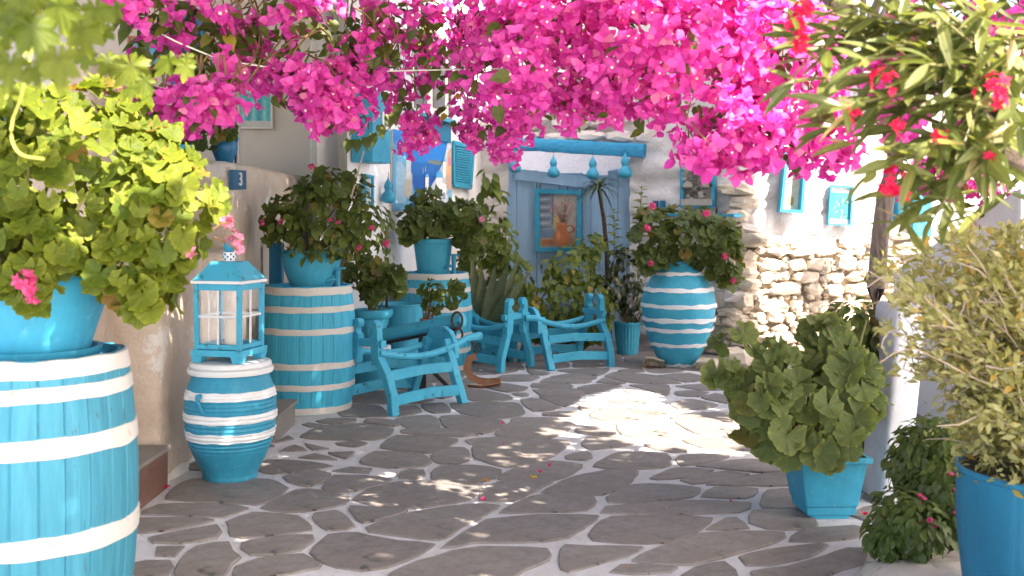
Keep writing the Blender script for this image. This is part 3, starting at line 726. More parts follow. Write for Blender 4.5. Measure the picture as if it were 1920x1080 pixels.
# white house wall running back to the corner, angled
A0, A1 = Vector((-1.44, 9.05, 0)), Vector((-0.36, 12.55, 0))
dirw = (A1 - A0).normalized(); nrw = Vector((dirw.y, -dirw.x, 0))      # faces right and towards the camera
def on_white(px, py, out=0.0):
    """point on the white wall seen at a pixel, pushed out along its normal"""
    k = (px - CX) / FOC
    Y = (A0.x - A0.y * dirw.x / dirw.y) / (k - dirw.x / dirw.y)
    q = W(px, py, Y); return q + nrw * out
white = thing('white_house', 'whitewashed house with blue shutters, meter box and sea painting on its side', 'house', (A0.x, A0.y, 0))
def grid_wall(name, a, b_, z0, z1_, thick, mat, parent, step=0.06, lump=0.012, freq=2.0, cells=0.0, hole=None, seed=0):
    d = (b_ - a); L_ = d.length; d = d.normalized(); n_ = Vector((d.y, -d.x, 0))
    nx, nz = int(L_ / step) + 1, int((z1_ - z0) / step) + 1; vs_ = []; fs_ = []
    for j in range(nz + 1):
        for i in range(nx + 1):
            p = a + d * (L_ * i / nx); p = Vector((p.x, p.y, z0 + (z1_ - z0) * j / nz))
            h = noise.noise(Vector((p.x, p.y, p.z)) * freq + Vector((seed, 0, 0))) * lump + noise.noise(p * freq * 4) * lump * 0.35
            if cells:
                vd = noise.voronoi(Vector((p.x * 3.3 + p.y * 2.4, 0.0, p.z * 5.0 + seed)))[0]
                e = min(1.0, max(0.0, (vd[1] - vd[0]) / 0.28)); h += cells * (e * e * (3 - 2 * e) - 0.7)
            vs_.append(p + n_ * h)
    for j in range(nz):
        for i in range(nx):
            if hole and hole(vs_[j * (nx + 1) + i], vs_[(j + 1) * (nx + 1) + i + 1]): continue
            k = j * (nx + 1) + i; fs_.append((k, k + 1, k + nx + 2, k + nx + 1))
    mb = MB(); mb.add(vs_, fs_)
    # back and top
    q = [a - n_ * thick, b_ - n_ * thick]
    if not hole:
        mb.add([Vector((q[0].x, q[0].y, z0)), Vector((q[1].x, q[1].y, z0)), Vector((q[1].x, q[1].y, z1_)), Vector((q[0].x, q[0].y, z1_)), Vector((a.x, a.y, z1_)), Vector((b_.x, b_.y, z1_))], [(0, 3, 2, 1), (3, 4, 5, 2)])
    me_ = mb.build(name, mat, parent, smooth='all')
    return me_
grid_wall('wall', A0 + dirw * 0.12, A1 + dirw * 0.1, -0.1, 4.2, 0.3, M['white'], white, 0.10, 0.02, 1.3, seed=3)

# ------------------------------------------------------------------ back wall: whitewashed rubble with a door, then exposed stone in the sun
B0, B1, B2, B3 = Vector((-0.38, 12.5, 0)), Vector((1.30, 11.75, 0)), Vector((2.30, 10.75, 0)), Vector((6.6, 11.0, 0))
def on_seg(px, py, a, b_, out=0.0):
    d = (b_ - a).normalized(); k = (px - CX) / FOC; n_ = Vector((d.y, -d.x, 0))
    # a + d t = (kY, Y)
    t_ = (k * a.y - a.x) / (d.x - k * d.y); Y = a.y + d.y * t_
    return W(px, py, Y) + n_ * out
rubble = thing('rubble_wall', 'old whitewashed rubble wall closing the back of the courtyard', 'wall', (1.3, 11.75, 0))
DX0, DX1 = on_seg(952, 400, B0, B1).x, on_seg(1180, 400, B0, B1).x
LZ = on_seg(1080, 283, B0, B1).z
grid_wall('limewash', B0, B1, -0.1, 3.6, 0.45, M['lime'], rubble, 0.045, 0.03, 2.2, 0.05,
          hole=lambda p, q: p.x > DX0 - 0.02 and q.x < DX1 + 0.10 and q.z < LZ + 0.02, seed=1)
grid_wall('limewash', B1, B2, -0.1, 3.6, 0.45, M['lime'], rubble, 0.045, 0.03, 2.2, 0.055, seed=2)
def bare(p, q): return q.z < 1.16 + 0.24 * noise.noise(Vector(((p.x - 2.3) * 2.1, 3, 0))) + 0.05 * noise.noise(Vector((p.x * 9, 0, 1)))
grid_wall('limewash', B2, B3, -0.1, 3.3, 0.45, M['lime'], rubble, 0.045, 0.025, 2.2, 0.045, hole=bare, seed=3)
d23 = (B3 - B2).normalized(); n23 = Vector((d23.y, -d23.x, 0))
d12 = (B2 - B1).normalized(); n12 = Vector((d12.y, -d12.x, 0))
grid_wall('mortar_bed', B2 - n23 * 0.05, B3 - n23 * 0.05, -0.1, 1.5, 0.35, M['mortar'], rubble, 0.09, 0.02, 3.0, seed=4)
# stone shapes (shared)
def stone_mesh(seed, mat):
    r2 = random.Random(seed); n = r2.randint(6, 8); vs_ = []; fs_ = []
    a0 = r2.uniform(0, 6)
    out = []
    for k in range(n):
        a = a0 + 2 * math.pi * (k + r2.uniform(-.25, .25)) / n
        q = 1.0 / max(abs(math.cos(a)), abs(math.sin(a))) ** 0.62
        out.append((0.5 * q * math.cos(a) * r2.uniform(.86, 1.0), 0.5 * q * math.sin(a) * r2.uniform(.86, 1.0)))
    for sc, y in ((0.98, 0.5), (1.0, -0.15), (0.80, -0.42)):
        vs_ += [(x * sc, y + r2.uniform(-.09, .09), z * sc) for x, z in out]
    vs_.append((r2.uniform(-.1, .1), -0.52, r2.uniform(-.1, .1)))
    for i in range(2):
        for k in range(n): fs_.append((i * n + k, i * n + (k + 1) % n, (i + 1) * n + (k + 1) % n, (i + 1) * n + k))
    fs_ += [(2 * n + k, 2 * n + (k + 1) % n, 3 * n) for k in range(n)]
    me = bpy.data.meshes.new('stone'); me.from_pydata(vs_, [], fs_); me.materials.append(mat)
    bm = bmesh.new(); bm.from_mesh(me); bmesh.ops.recalc_face_normals(bm, faces=bm.faces); bm.to_mesh(me); bm.free()
    return me
SM = [stone_mesh(k, M['stone']) for k in range(14)]; SW = [stone_mesh(50 + k, M['stone_white']) for k in range(8)]
def lay(parent, a, b_, zlo, ztop, meshes, seed, x0=0.0, x1=None, out=0.03, rows=(0.07, 0.17), widths=(0.10, 0.34), depth=0.16, skip=0.0):
    r2 = random.Random(seed); d = (b_ - a).normalized(); n_ = Vector((d.y, -d.x, 0)); L_ = x1 or (b_ - a).length
    z = zlo; ang = math.atan2(d.y, d.x); off = world_loc(parent); cnt = 0
    while z < 1.6:
        h = r2.uniform(*rows); x = x0 - r2.uniform(0, .2)
        while x < L_:
            wd = r2.uniform(*widths) * (1.25 if h > .13 else .9)
            xc, zc = x + wd / 2, z + h / 2 + r2.uniform(-.02, .02)
            hh = h * r2.uniform(.85, 1.15)
            if zc + hh * .3 < ztop(xc) and r2.random() >= skip and xc > x0 - 0.05:
                p = a + d * xc + n_ * (out + r2.uniform(-.03, .025) - depth * .38)
                o = bpy.data.objects.new('stone', meshes[r2.randrange(len(meshes))]); COL.objects.link(o); o.parent = parent
                o.location = Vector((p.x, p.y, zc)) - off
                o.rotation_euler = (r2.uniform(-.08, .08), r2.uniform(-.16, .16), ang + r2.uniform(-.1, .1))
                o.scale = (wd * 1.06, depth, hh * 1.06); cnt += 1
            x += wd
        z += h * 0.97
    return cnt
n_st = lay(rubble, B2, B3, 0.0, lambda x: 1.20 + 0.24 * noise.noise(Vector((x * 2.1, 3, 0))), SM, 4, x1=2.7)
lay(rubble, B2, B3, 0.02, lambda x: 1.15 + 0.13 * noise.noise(Vector((x * 2.1, 3, 0))), SM, 14, x1=2.6, out=0.012, rows=(0.045, 0.08), widths=(0.05, 0.13), skip=0.35)
lay(rubble, B1, B2, 0.0, lambda x: 0.2 + max(0, x - 0.5) * 1.15, SM, 9, x0=0.45, out=0.06)
# quoins at the bend of the wall, whitewashed stones over the lintel
for k in range(9):
    o = bpy.data.objects.new('quoin', (SW + SM)[(k * 5) % 22]); COL.objects.link(o); o.parent = rubble
    o.location = Vector((B2.x + (0.05 if k % 2 else -0.03), B2.y + 0.05, 0.62 + k * 0.135)) - world_loc(rubble)
    o.scale = (0.30 + 0.06 * (k % 3), 0.26, 0.145); o.rotation_euler = (0, 0.06 * ((k % 3) - 1), -0.35)
lint = [(985, 225, 120, 42), (1075, 232, 90, 36), (1150, 222, 110, 40), (1110, 254, 70, 22), (1165, 256, 60, 26), (1215, 252, 45, 40), (1045, 258, 60, 18), (1228, 218, 60, 40),
        (995, 256, 50, 18), (945, 240, 70, 40), (1060, 195, 110, 40), (1180, 185, 120, 36)]
d01 = (B1 - B0).normalized(); n01 = Vector((d01.y, -d01.x, 0))
for k, (x, y, wd, ht) in enumerate(lint):
    p = on_seg(x, y, B0, B1, 0.035); s_ = p.y / FOC
    o = bpy.data.objects.new('lintel_stone', SW[k % 8]); COL.objects.link(o); o.parent = rubble
    o.location = p - world_loc(rubble); o.scale = (wd * s_ * 1.02, 0.14, ht * s_ * 1.05); o.rotation_euler = (0, 0.05 * math.sin(k * 3), math.atan2(d01.y, d01.x))
# boulder and loose rubble at the foot of the wall beside the jar
for k, (x, y, sz) in enumerate(((1385, 672, 0.34), (1330, 675, 0.2), (1440, 668, 0.26), (1225, 672, 0.20))):
    g = G(x, y + 18); o = bpy.data.objects.new('boulder', SM[(k * 3 + 1) % 14]); COL.objects.link(o)
    o.location = (g.x, g.y, sz * 0.24); o.scale = (sz * 1.15, sz, sz * 0.62); o.rotation_euler = (0, 0, k)
    tag(o, ['largest pale boulder at the wall foot right of the tall jar', 'small stone wedged at the right foot of the tall jar',
            'pale boulder at the wall foot farther right, behind the planter leaves', 'brown stone on the ground left of the tall jar'][k], 'boulder', 'loose stones at the wall foot')
# sunlit wall seen through the door gaps and over it
bk = MB(); bk.box((0.45, 13.75, 1.6), (4.6, 0.2, 3.4), math.atan2(-.66, .75)); o = bk.build('yard_wall', M['lime']); tag(o, 'pale wall seen over the top of the grey blue plank gate', 'wall')

# unseen house added outside the frame so its shadow darkens the yard's far half
su = Vector((SUN.x, SUN.y, 0)).normalized(); sv = Vector((-su.y, su.x, 0))      # its side walls run along the sun's direction
nbc = su * 1.2 + sv * 8.51; nrz = math.atan2(su.y, su.x); NBH = 10.6
nbh = thing('shade_house', 'tall unseen white house added right of the courtyard to cast shade', 'house', (nbc.x, nbc.y, 0), nrz)
nb_ = MB(); nb_.box((0, 0, NBH / 2 - .05), (4.4, 2.46, NBH)); nb_.build('wall', M['white'], nbh, world=False, bevel=.03)
for k, (y, z) in enumerate(((-.6, 2.6), (.6, 2.6), (-.6, 5.6), (.6, 5.6))):
    nb_ = MB(); nb_.box((-2.21, y, z), (.06, .7, 1.2)); w_ = nb_.build('window', M['deep_blue'], nbh, world=False, bevel=.01)
    nb_ = MB(); nb_.box((-2.245, y, z), (.02, .54, 1.04)); nb_.build('pane', M['dark_glass'], w_, world=False)
# lintel beam
lp0, lp1 = on_seg(935, 268, B0, B1, 0.06), on_seg(1214, 284, B0, B1, 0.06)
lt = MB(); r_ = random.Random(3)
pts = [lp0.lerp(lp1, k / 14) + Vector((0, 0, 0.012 * noise.noise(Vector((k * .9, 0, 0))))) for k in range(15)]
lt.sweep(pts, [(-.09, -.072), (.09, -.072), (.10, -.04), (.098, .05), (.085, .072), (-.09, .07)], scale=[1 + .10 * noise.noise(Vector((k * 1.3, 5, 0))) for k in range(15)])
lintel = lt.build('lintel_beam', M['lintel_blue'], smooth=True); tag(lintel, 'cracked blue wooden lintel beam over the plank gate', 'beam')

# plank gate
gp = lambda px, py, out=-0.10: on_seg(px, py, B0, B1, out)
gate = thing('plank_gate', 'weathered grey blue plank gate under the lintel beam', 'gate', (gp(1060, 600).x, gp(1060, 600).y, 0))
edges_px = [938, 962, 1000, 1042, 1086, 1102, 1132, 1152, 1174]
tops = [302, 318, 322, 324, 326, 328, 318, 322]
for k in range(8):
    a, b_ = gp(edges_px[k] + 0.6, 400), gp(edges_px[k + 1] - 0.6, 400); zt = gp((edges_px[k] + edges_px[k + 1]) / 2, tops[k]).z
    if k in (6, 7): a = a + n01 * (-0.02); b_ = b_ + n01 * (-0.02)
    q = MB(); th = 0.035 if k else 0.07; zz = 0.03
    jag = 0.02 if k > 5 else 0.006
    f = [a, b_, b_ - n01 * th, a - n01 * th]
    q.add([Vector((v_.x, v_.y, zz)) for v_ in f] + [Vector((v_.x, v_.y, zt + r_.uniform(-jag, jag))) for v_ in f], [(0, 1, 5, 4), (1, 2, 6, 5), (2, 3, 7, 6), (3, 0, 4, 7), (4, 5, 6, 7), (0, 3, 2, 1)])
    q.build('plank', M['door_blue'], gate, bevel=0.004)
q = MB(); q.bar([gp(964, 326, -0.06), gp(1104, 343, -0.06)], 0.05, 0.13, bev=.1); q.build('top_rail', M['door_blue'], gate)
q = MB(); q.bar([gp(964, 560, -0.06), gp(1120, 560, -0.06)], 0.05, 0.13, bev=.1); q.build('bottom_rail', M['door_blue'], gate)
for px in (1010, 1062):
    q = MB(); q.tube([gp(px, 338, -0.05), gp(px, 356, -0.04)], 0.006, 5); q.build('hook', M['rust'], gate)

# ------------------------------------------------------------------ right side: stair wall, white pier, plastered ledge
sw = MB(); w0, w1 = (2.96, 8.3, 1.0), (2.74, 5.75, 1.58)
f = [(w0[0], w0[1]), (w1[0], w1[1]), (w1[0] + .9, w1[1]), (w0[0] + .9, w0[1])]; zt = [w0[2], w1[2], w1[2], w0[2]]
sw.add([(x, y, -0.05) for x, y in f] + [(f[k][0], f[k][1], zt[k]) for k in range(4)], [(0, 1, 5, 4), (1, 2, 6, 5), (2, 3, 7, 6), (3, 0, 4, 7), (4, 5, 6, 7)])
o = sw.build('stair_wall', M['white'], bevel=0.03); tag(o, 'shaded pale wall with sloping top behind the dry shrub', 'wall')
pr = thing('gate_pier', 'white plastered pier between the geranium planter and the trailing groundcover', 'pillar', (1.98, 5.4, 0))
plaster('shaft', (1.80, 5.22, -0.05), (1.95, 5.55, 0.98), M['pier'], pr, 0.03, seed=8)
for v_ in pr.children[0].data.vertices:
    if v_.co.x < 0.1: v_.co.x += 0.09 * (v_.co.z / 1.0)
# low lime-plastered rock ledge at the right front
bm = bmesh.new(); bmesh.ops.create_grid(bm, x_segments=40, y_segments=34, size=1.0)
for v_ in bm.verts:
    x, y = v_.co.x, v_.co.y; p = Vector((1.95 + 0.62 * x, 3.62 + 0.62 * y, 0))
    e = max(0, 1 - max(abs(x), abs(y)) ** 5); h = 0.13 * e ** .5 + (0.05 * noise.noise(p * 4) + 0.022 * noise.noise(p * 12)) * e
    v_.co = Vector((p.x + .06 * noise.noise(p * 3 + Vector((3, 1, 0))), p.y + .08 * noise.noise(p * 3), -0.01 + h))
me = bpy.data.meshes.new('plastered_ledge'); bm.to_mesh(me); bm.free(); me.materials.append(M['rock']); me.polygons.foreach_set('use_smooth', [True] * len(me.polygons))
o = link('plastered_ledge', me); tag(o, 'low whitewashed rock ledge under the big deep blue pot', 'ledge')
# ------------------------------------------------------------------ barrels
def rad_at(z, H, rt, rb): return rt + (rb - rt) * (1 - (2 * z / H - 1) ** 2)
def band_mesh(c, rf, z0, z1, out, seg=48, ez=0.004, seed=0):
    """a painted hoop or band following the radius function, with slightly uneven edges"""
    tl = [0, .05] + [.05 + .9 * k / 12 for k in range(1, 12)] + [.95, 1]; mb = MB(); rows = len(tl); vs_ = []; fs_ = []
    for i in range(rows):
        for k in range(seg):
            a = 2 * math.pi * k / seg; t_ = tl[i]
            j0 = ez * noise.noise(Vector((math.cos(a) * 3 + seed, math.sin(a) * 3, 0))) * 2; j1 = ez * noise.noise(Vector((math.cos(a) * 3, math.sin(a) * 3 + seed, 7))) * 2
            z = (z0 + j0) * (1 - t_) + (z1 + j1) * t_
            q = rf(z) + (out if 0 < i < rows - 1 else -0.004)
            vs_.append((c[0] + q * math.cos(a), c[1] + q * math.sin(a), c[2] + z))
    for i in range(rows - 1):
        for k in range(seg):
            k2 = (k + 1) % seg; fs_.append((i * seg + k, i * seg + k2, (i + 1) * seg + k2, (i + 1) * seg + k))
    mb.add(vs_, fs_); return mb
def barrel(label, loc, H, rb, rt, ns, hoops, mat, seed, rivets=False):
    root = thing('wine_barrel', label, 'barrel', loc, group='blue wine barrels with white hoops'); r_ = random.Random(seed)
    mb = MB(); da = math.pi / ns; rows = 9; vs_ = []; fs_ = []
    for i in range(rows):
        z = H * i / (rows - 1); r0 = rad_at(z, H, rt, rb)
        for a, dr in ((-da, -.0045), (-da * .86, 0), (0, 0.0008), (da * .86, 0), (da, -.0045)):
            vs_.append(((r0 + dr) * math.cos(a), (r0 + dr) * math.sin(a), z))
        for a in (da, -da): vs_.append(((r0 - .024) * math.cos(a), (r0 - .024) * math.sin(a), z))
    for i in range(rows - 1):
        for k in range(7): fs_.append((i * 7 + k, i * 7 + (k + 1) % 7, (i + 1) * 7 + (k + 1) % 7, (i + 1) * 7 + k))
    fs_ += [tuple(range(7))[::-1], tuple((rows - 1) * 7 + k for k in range(7))]
    mb.add(vs_, fs_); first = mb.build('stave', mat, root, world=False)
    for k in range(1, ns):
        o = bpy.data.objects.new('stave', first.data); COL.objects.link(o); o.parent = root
        o.rotation_euler = (0, 0, 2 * math.pi * k / ns); s_ = 1 + r_.uniform(-.004, .004); o.scale = (s_, s_, 1 + r_.uniform(-.003, .003))
    rf = lambda z: rad_at(z, H, rt, rb)
    for i, (z, wd) in enumerate(hoops):
        h = band_mesh((0, 0, 0), rf, z - wd / 2, min(H + .002, z + wd / 2), 0.0045, 56, 0.0035, seed + i).build('hoop', M['hoop'], root, world=False, smooth=True)
        if rivets and i == 2:
            for a, dz in ((-1.92, 0), (-1.84, .004)):
                q = MB(); q0 = (rf(z) + .006); q.lathe((0, 0, 0), [(.011, 0), (.009, .003), (.004, .005), (0.0005, .0055)], 10)
                rv = q.build('rivet', M['hoop'], h, world=False, smooth=True)
                rv.location = (q0 * math.cos(a), q0 * math.sin(a), z + dz); rv.rotation_euler = Vector((math.cos(a), math.sin(a), 0)).to_track_quat('Z', 'Y').to_euler()
    q = MB(); q.lathe((0, 0, 0), [(.001, H - .035), (rt - .02, H - .035), (rt - .02, H - .06)], 40); q.build('barrel_head', mat, root, world=False)
    return root
BA = Vector((-1.632, 3.62, 0)); BB = Vector((-1.51, 7.9, 0)); BC = Vector((-0.73, 10.0, 0))
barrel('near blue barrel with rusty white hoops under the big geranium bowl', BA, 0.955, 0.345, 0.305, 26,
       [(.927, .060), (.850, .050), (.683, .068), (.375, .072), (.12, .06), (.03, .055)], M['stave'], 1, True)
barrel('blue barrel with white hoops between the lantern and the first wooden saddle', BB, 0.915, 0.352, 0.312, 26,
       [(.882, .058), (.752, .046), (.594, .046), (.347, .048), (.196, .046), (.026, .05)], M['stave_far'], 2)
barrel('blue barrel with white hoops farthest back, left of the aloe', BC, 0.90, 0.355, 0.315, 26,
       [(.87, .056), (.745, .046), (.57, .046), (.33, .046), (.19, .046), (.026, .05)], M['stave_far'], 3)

# ------------------------------------------------------------------ pots
def pot(name, label, loc, rb, rt, h, mat, rim=0.012, rimh=0.03, cat='pot', seg=40, wob=0.0, belly=0.0, ribs=0, saucer=None, soil=0.03, parts=None, seed=0):
    root = thing(name, label, cat, loc)
    z0 = 0.0
    if saucer:
        q = MB(); rs = saucer; q.lathe((0, 0, 0), [(.001, .0), (rs * .86, 0), (rs * .97, .018), (rs, .038), (rs + .004, .05), (rs - .012, .05), (rs - .02, .036), (rs * .8, .014), (.001, .014)], seg, wob)
        q.build('saucer', mat, root, world=False, smooth=True); z0 = 0.016
    prof = [(.001, z0), (rb * .96, z0), (rb, z0 + .008)]
    for k in range(1, 9):
        t_ = k / 9; prof.append((rb + (rt - rb) * t_ + belly * math.sin(math.pi * t_), z0 + (h - rimh) * t_))
    prof += [(rt - .001, z0 + h - rimh), (rt + rim, z0 + h - rimh + .004), (rt + rim, z0 + h - .004), (rt + rim - .004, z0 + h), (rt - .008, z0 + h), (rt - .014, z0 + h - .02), (rt - .02, z0 + h - soil - .02)]
    fn = (lambda q, a, z: q + (0.0025 * math.cos(ribs * a) if z0 + .02 < z < z0 + h - rimh and q > rb * .9 else 0)) if ribs else None
    q = MB(); q.lathe((0, 0, 0), prof, seg * (3 if ribs else 1), wob, fn, seed=seed); q.build('body', mat, root, world=False, smooth=True)
    q = MB(); q.lathe((0, 0, 0), [(.001, z0 + h - soil), (rt - .016, z0 + h - soil - .002)], 24); q.build('soil', M['soil'], root, world=False)
    return root
def at(v_, z): return Vector((v_.x, v_.y, z))
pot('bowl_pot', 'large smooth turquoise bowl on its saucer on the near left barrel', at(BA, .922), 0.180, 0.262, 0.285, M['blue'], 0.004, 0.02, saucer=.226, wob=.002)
pot('bowl_pot', 'rough turquoise bowl on the barrel beside the lantern', at(BB + Vector((.03, -.02, 0)), .882), 0.135, 0.215, 0.29, M['clay_blue'], 0.004, .02, wob=.006, belly=.02, seed=4)
pot('flower_pot', 'turquoise tapered pot with saucer on the farthest barrel', at(BC + Vector((-.01, 0, 0)), .868), 0.145, 0.182, 0.33, M['clay_blue'], 0.014, .045, saucer=.165, seed=2)
# brass-like taps on the barrel heads
def tap(label, loc, h=0.2):
    root = thing('barrel_tap', label, 'tap', loc)
    q = MB(); q.lathe((0, 0, 0), [(.001, 0), (.028, 0), (.028, .02), (.020, .03), (.020, h - .05), (.024, h - .04), (.024, h - .015), (.012, h)], 14); q.build('stem', M['blue'], root, world=False, smooth=True)
    q = MB(); q.bar([(-.055, 0, h + .003), (.055, 0, h + .003)], .022, .016); q.build('handle', M['blue'], root, world=False)
    q = MB(); q.tube([(0, 0, h * .5), (-.05, -.02, h * .5), (-.075, -.03, h * .42)], [.014, .014, .012], 8); q.build('spout', M['blue'], root, world=False, smooth=True)
tap('small blue tap standing on the barrel beside the lantern', at(BB + Vector((.235, -.1, 0)), .878), .16)
tap('small blue tap standing on the farthest barrel', at(BC + Vector((.19, -.1, 0)), .863), .2)

# ------------------------------------------------------------------ jar with lid, lantern, candle
JA = Vector((-1.525, 5.78, 0))
jp = [(.001, .003), (.146, .003), (.152, .012), (.153, .03), (.165, .06), (.187, .10), (.209, .145), (.228, .19), (.242, .24), (.251, .29), (.255, .35), (.255, .40), (.252, .44), (.244, .48), (.232, .515), (.217, .55), (.205, .575), (.203, .59)]
def jr(z):
    for (a, x), (b_, y) in zip(jp[1:], jp[2:]):
        if x <= z <= y: return a + (b_ - a) * (z - x) / max(1e-6, y - x)
    return jp[-1][0] if z > .5 else jp[1][0]
def jrr(z): return jr(z) + (.0026 * math.sin(z * 2 * math.pi / .022) if .17 < z < .47 else .0008 * math.sin(z * 600))
jar = thing('lidded_jar', 'squat ribbed turquoise jar with three white stripes under the lantern', 'jar', JA); jar.scale = (.955, .955, 1.0)
zs = [0.003 + .587 * k / 90 for k in range(91)]
q = MB(); q.lathe((0, 0, 0), [(.001, .003)] + [(jrr(z), z) for z in zs], 56, .003); q.build('body', M['blue'], jar, world=False, smooth=True)
for k, (z, wd) in enumerate(((.470, .048), (.350, .048), (.252, .050))):
    band_mesh((0, 0, 0), jrr, z - wd / 2, z + wd / 2, .0045, 64, .004, k * 3).build('painted_stripe', M['band'], jar, world=False, smooth=True)
q = MB(); q.lathe((0, 0, 0), [(.20, .572), (.232, .574), (.238, .586), (.236, .602), (.226, .606), (.19, .606)], 48, .003); q.build('rim', M['band'], jar, world=False, smooth=True)
q = MB(); q.lathe((0, 0, 0), [(.001, .608), (.222, .608), (.228, .616), (.226, .630), (.218, .637), (.001, .638)], 48, .004, seed=3); q.build('lid', M['band'], jar, world=False, smooth=True)
ha = R(-112); hp = lambda r0, z, da: Vector((r0 * math.cos(ha + da), r0 * math.sin(ha + da), z))
q = MB(); q.tube([hp(.245, .475, -.05), hp(.272, .478, -.05), hp(.283, .46, -.02), hp(.278, .43, .0), hp(.258, .405, .02), hp(.25, .39, .02)], [.014, .014, .013, .012, .011, .013], 8); q.build('handle', M['blue'], jar, world=False, smooth=True)

la = thing('lantern', 'blue wooden lantern with white glazing bars on the lidded jar', 'lantern', (JA.x - .005, JA.y, .638), R(-14)); la.scale = (.80, .80, 1.0)
bw, tw, z0, z1_ = .155, .158, .075, .415       # half widths
lerpw = lambda z: bw + (tw - bw) * (z - z0) / (z1_ - z0)
q = MB(); q.box((0, 0, .052), (.37, .37, .034)); base = q.build('base', M['wood_blue'], la, world=False, bevel=.004)
for sx in (-1, 1):
    for sy in (-1, 1):
        q = MB(); q.prism([(-.03, 0), (.03, 0), (.045, .034), (-.045, .034)], -.02, .02, lambda x, y, z: (sx * .145 + x * .9, sy * .145 + z * 1.8, y + .001)); q.build('foot', M['wood_blue'], la, world=False)
        q = MB(); q.bar([(sx * bw, sy * bw, .069), (sx * tw, sy * tw, z1_)], .030, .030, up=(1, 0, 0)); q.build('post', M['wood_blue'], la, world=False)
for k in range(4):
    a = k * math.pi / 2; rot = Matrix.Rotation(a, 4, 'Z')
    f2 = lambda x, z: rot @ Vector((x, -lerpw(z) + .002, z))
    q = MB(); q.bar([f2(-.14, .085), f2(.14, .085)], .022, .026); q.build('window_rail', M['wood_blue'], la, world=False); q = MB(); q.bar([f2(-.14, .405), f2(.14, .405)], .022, .04); q.build('window_rail', M['wood_blue'], la, world=False)
    q = MB(); q.bar([f2(0, .098), f2(0, .386)], .012, .012, up=(1, 0, 0)); q.bar([f2(-.141, .245), f2(-.007, .245)], .012, .012); q.bar([f2(.007, .245), f2(.141, .245)], .012, .012); q.build('glazing_bar', M['band'], la, world=False)
    for sx in (-1, 1):
        for zlo, zhi in ((.098, .239), (.251, .386)):
            g = lambda x, z: rot @ Vector((x, -lerpw(z) + .012, z))
            q = MB(); q.add([g(sx * .007, zlo), g(sx * .141, zlo), g(sx * .141, zhi), g(sx * .007, zhi)], [(0, 1, 2, 3)]); q.build('pane', M['glass'], la, world=False)
q = MB(); q.box((0, 0, .428), (.372, .372, .016)); q.build('trim', M['band'], la, world=False, bevel=.003)
q = MB(); q.add([(x * .18, y * .18, .437) for x, y in ((-1, -1), (1, -1), (1, 1), (-1, 1))] + [(x * .090, y * .090, .535) for x, y in ((-1, -1), (1, -1), (1, 1), (-1, 1))], [(0, 1, 5, 4), (1, 2, 6, 5), (2, 3, 7, 6), (3, 0, 4, 7), (4, 5, 6, 7), (3, 2, 1, 0)])
roof = q.build('roof', M['wood_blue'], la, world=False, bevel=.004)
q = MB(); q.lathe((0, 0, 0), [(.001, .536), (.044, .536), (.044, .585), (.001, .585)], 24); q.build('collar', M['band'], roof, world=False, smooth=True)
for i in range(14):
    for j in range(3):
        if (i + j) % 2: continue
        a = 2 * math.pi * i / 14; q = MB(); q.box((0, 0, 0), (.002, .011, .011)); o = q.build('collar_hole', M['jug_blue'], roof, world=False)
        o.location = (.0446 * math.cos(a), .0446 * math.sin(a), .547 + j * .0135); o.rotation_euler = (R(45), 0, a); o.rotation_mode = 'XYZ'
q = MB(); q.lathe((0, 0, .618), [(.042 * math.sin(math.pi * k / 12) + .0005, -.040 * math.cos(math.pi * k / 12)) for k in range(13)], 20); q.build('finial', M['blue'], roof, world=False, smooth=True)
can = thing('candle', 'thick cream candle standing inside the blue lantern', 'candle', (JA.x + .02, JA.y - .01, .709))
q = MB(); q.lathe((0, 0, 0), [(.001, 0), (.048, 0), (.048, .14), (.045, .155), (.039, .158), (.034, .150), (.001, .147)], 26, .002); q.build('wax', M['wax'], can, world=False, smooth=True)
q = MB(); q.tube([(0, 0, .145), (.003, 0, .165)], .002, 5); q.build('wick', M['iron'], can, world=False)

# ------------------------------------------------------------------ tall striped jar by the stone wall
PA = Vector((1.585, 10.15, 0))
pp = [(.001, .004), (.150, .004), (.158, .02), (.185, .06), (.225, .13), (.268, .22), (.305, .32), (.332, .42), (.347, .52), (.349, .60), (.338, .68), (.312, .76), (.270, .84), (.225, .90), (.185, .94), (.165, .965), (.168, .985), (.180, .998), (.172, 1.004), (.15, 1.0), (.14, .96)]
def prf(z):
    for (a, x), (b_, y) in zip(pp[1:18], pp[2:18]):
        if x <= z <= y: return a + (b_ - a) * (z - x) / max(1e-6, y - x)
    return .16
tj = thing('storage_jar', 'tall turquoise storage jar with six white rings by the stone wall', 'jar', PA)
zs = [.004 + .976 * k / 60 for k in range(61)]
q = MB(); q.lathe((0, 0, 0), [(.001, .004)] + [(prf(z), z) for z in zs] + pp[17:], 56, .012); q.build('body', M['clay_blue'], tj, world=False, smooth=True)
for k, z in enumerate((.885, .735, .585, .455, .362, .218)):
    wd = (.028, .042, .040, .040, .036, .034)[k]
    rfw = lambda z: prf(z) + .006
    band_mesh((0, 0, 0), rfw, z - wd / 2, z + wd / 2, .006, 64, .008, 20 + k * 5).build('painted_ring', M['band'], tj, world=False, smooth=True)
band_mesh((0, 0, 0), lambda z: prf(max(.005, z)) + .004, 0.006, .036, .006, 40, .012, 77).build('painted_ring', M['band'], tj, world=False, smooth=True)
q = MB(); q.lathe((0, 0, 0), [(.001, .965), (.15, .965)], 20); q.build('soil', M['soil'], tj, world=False)

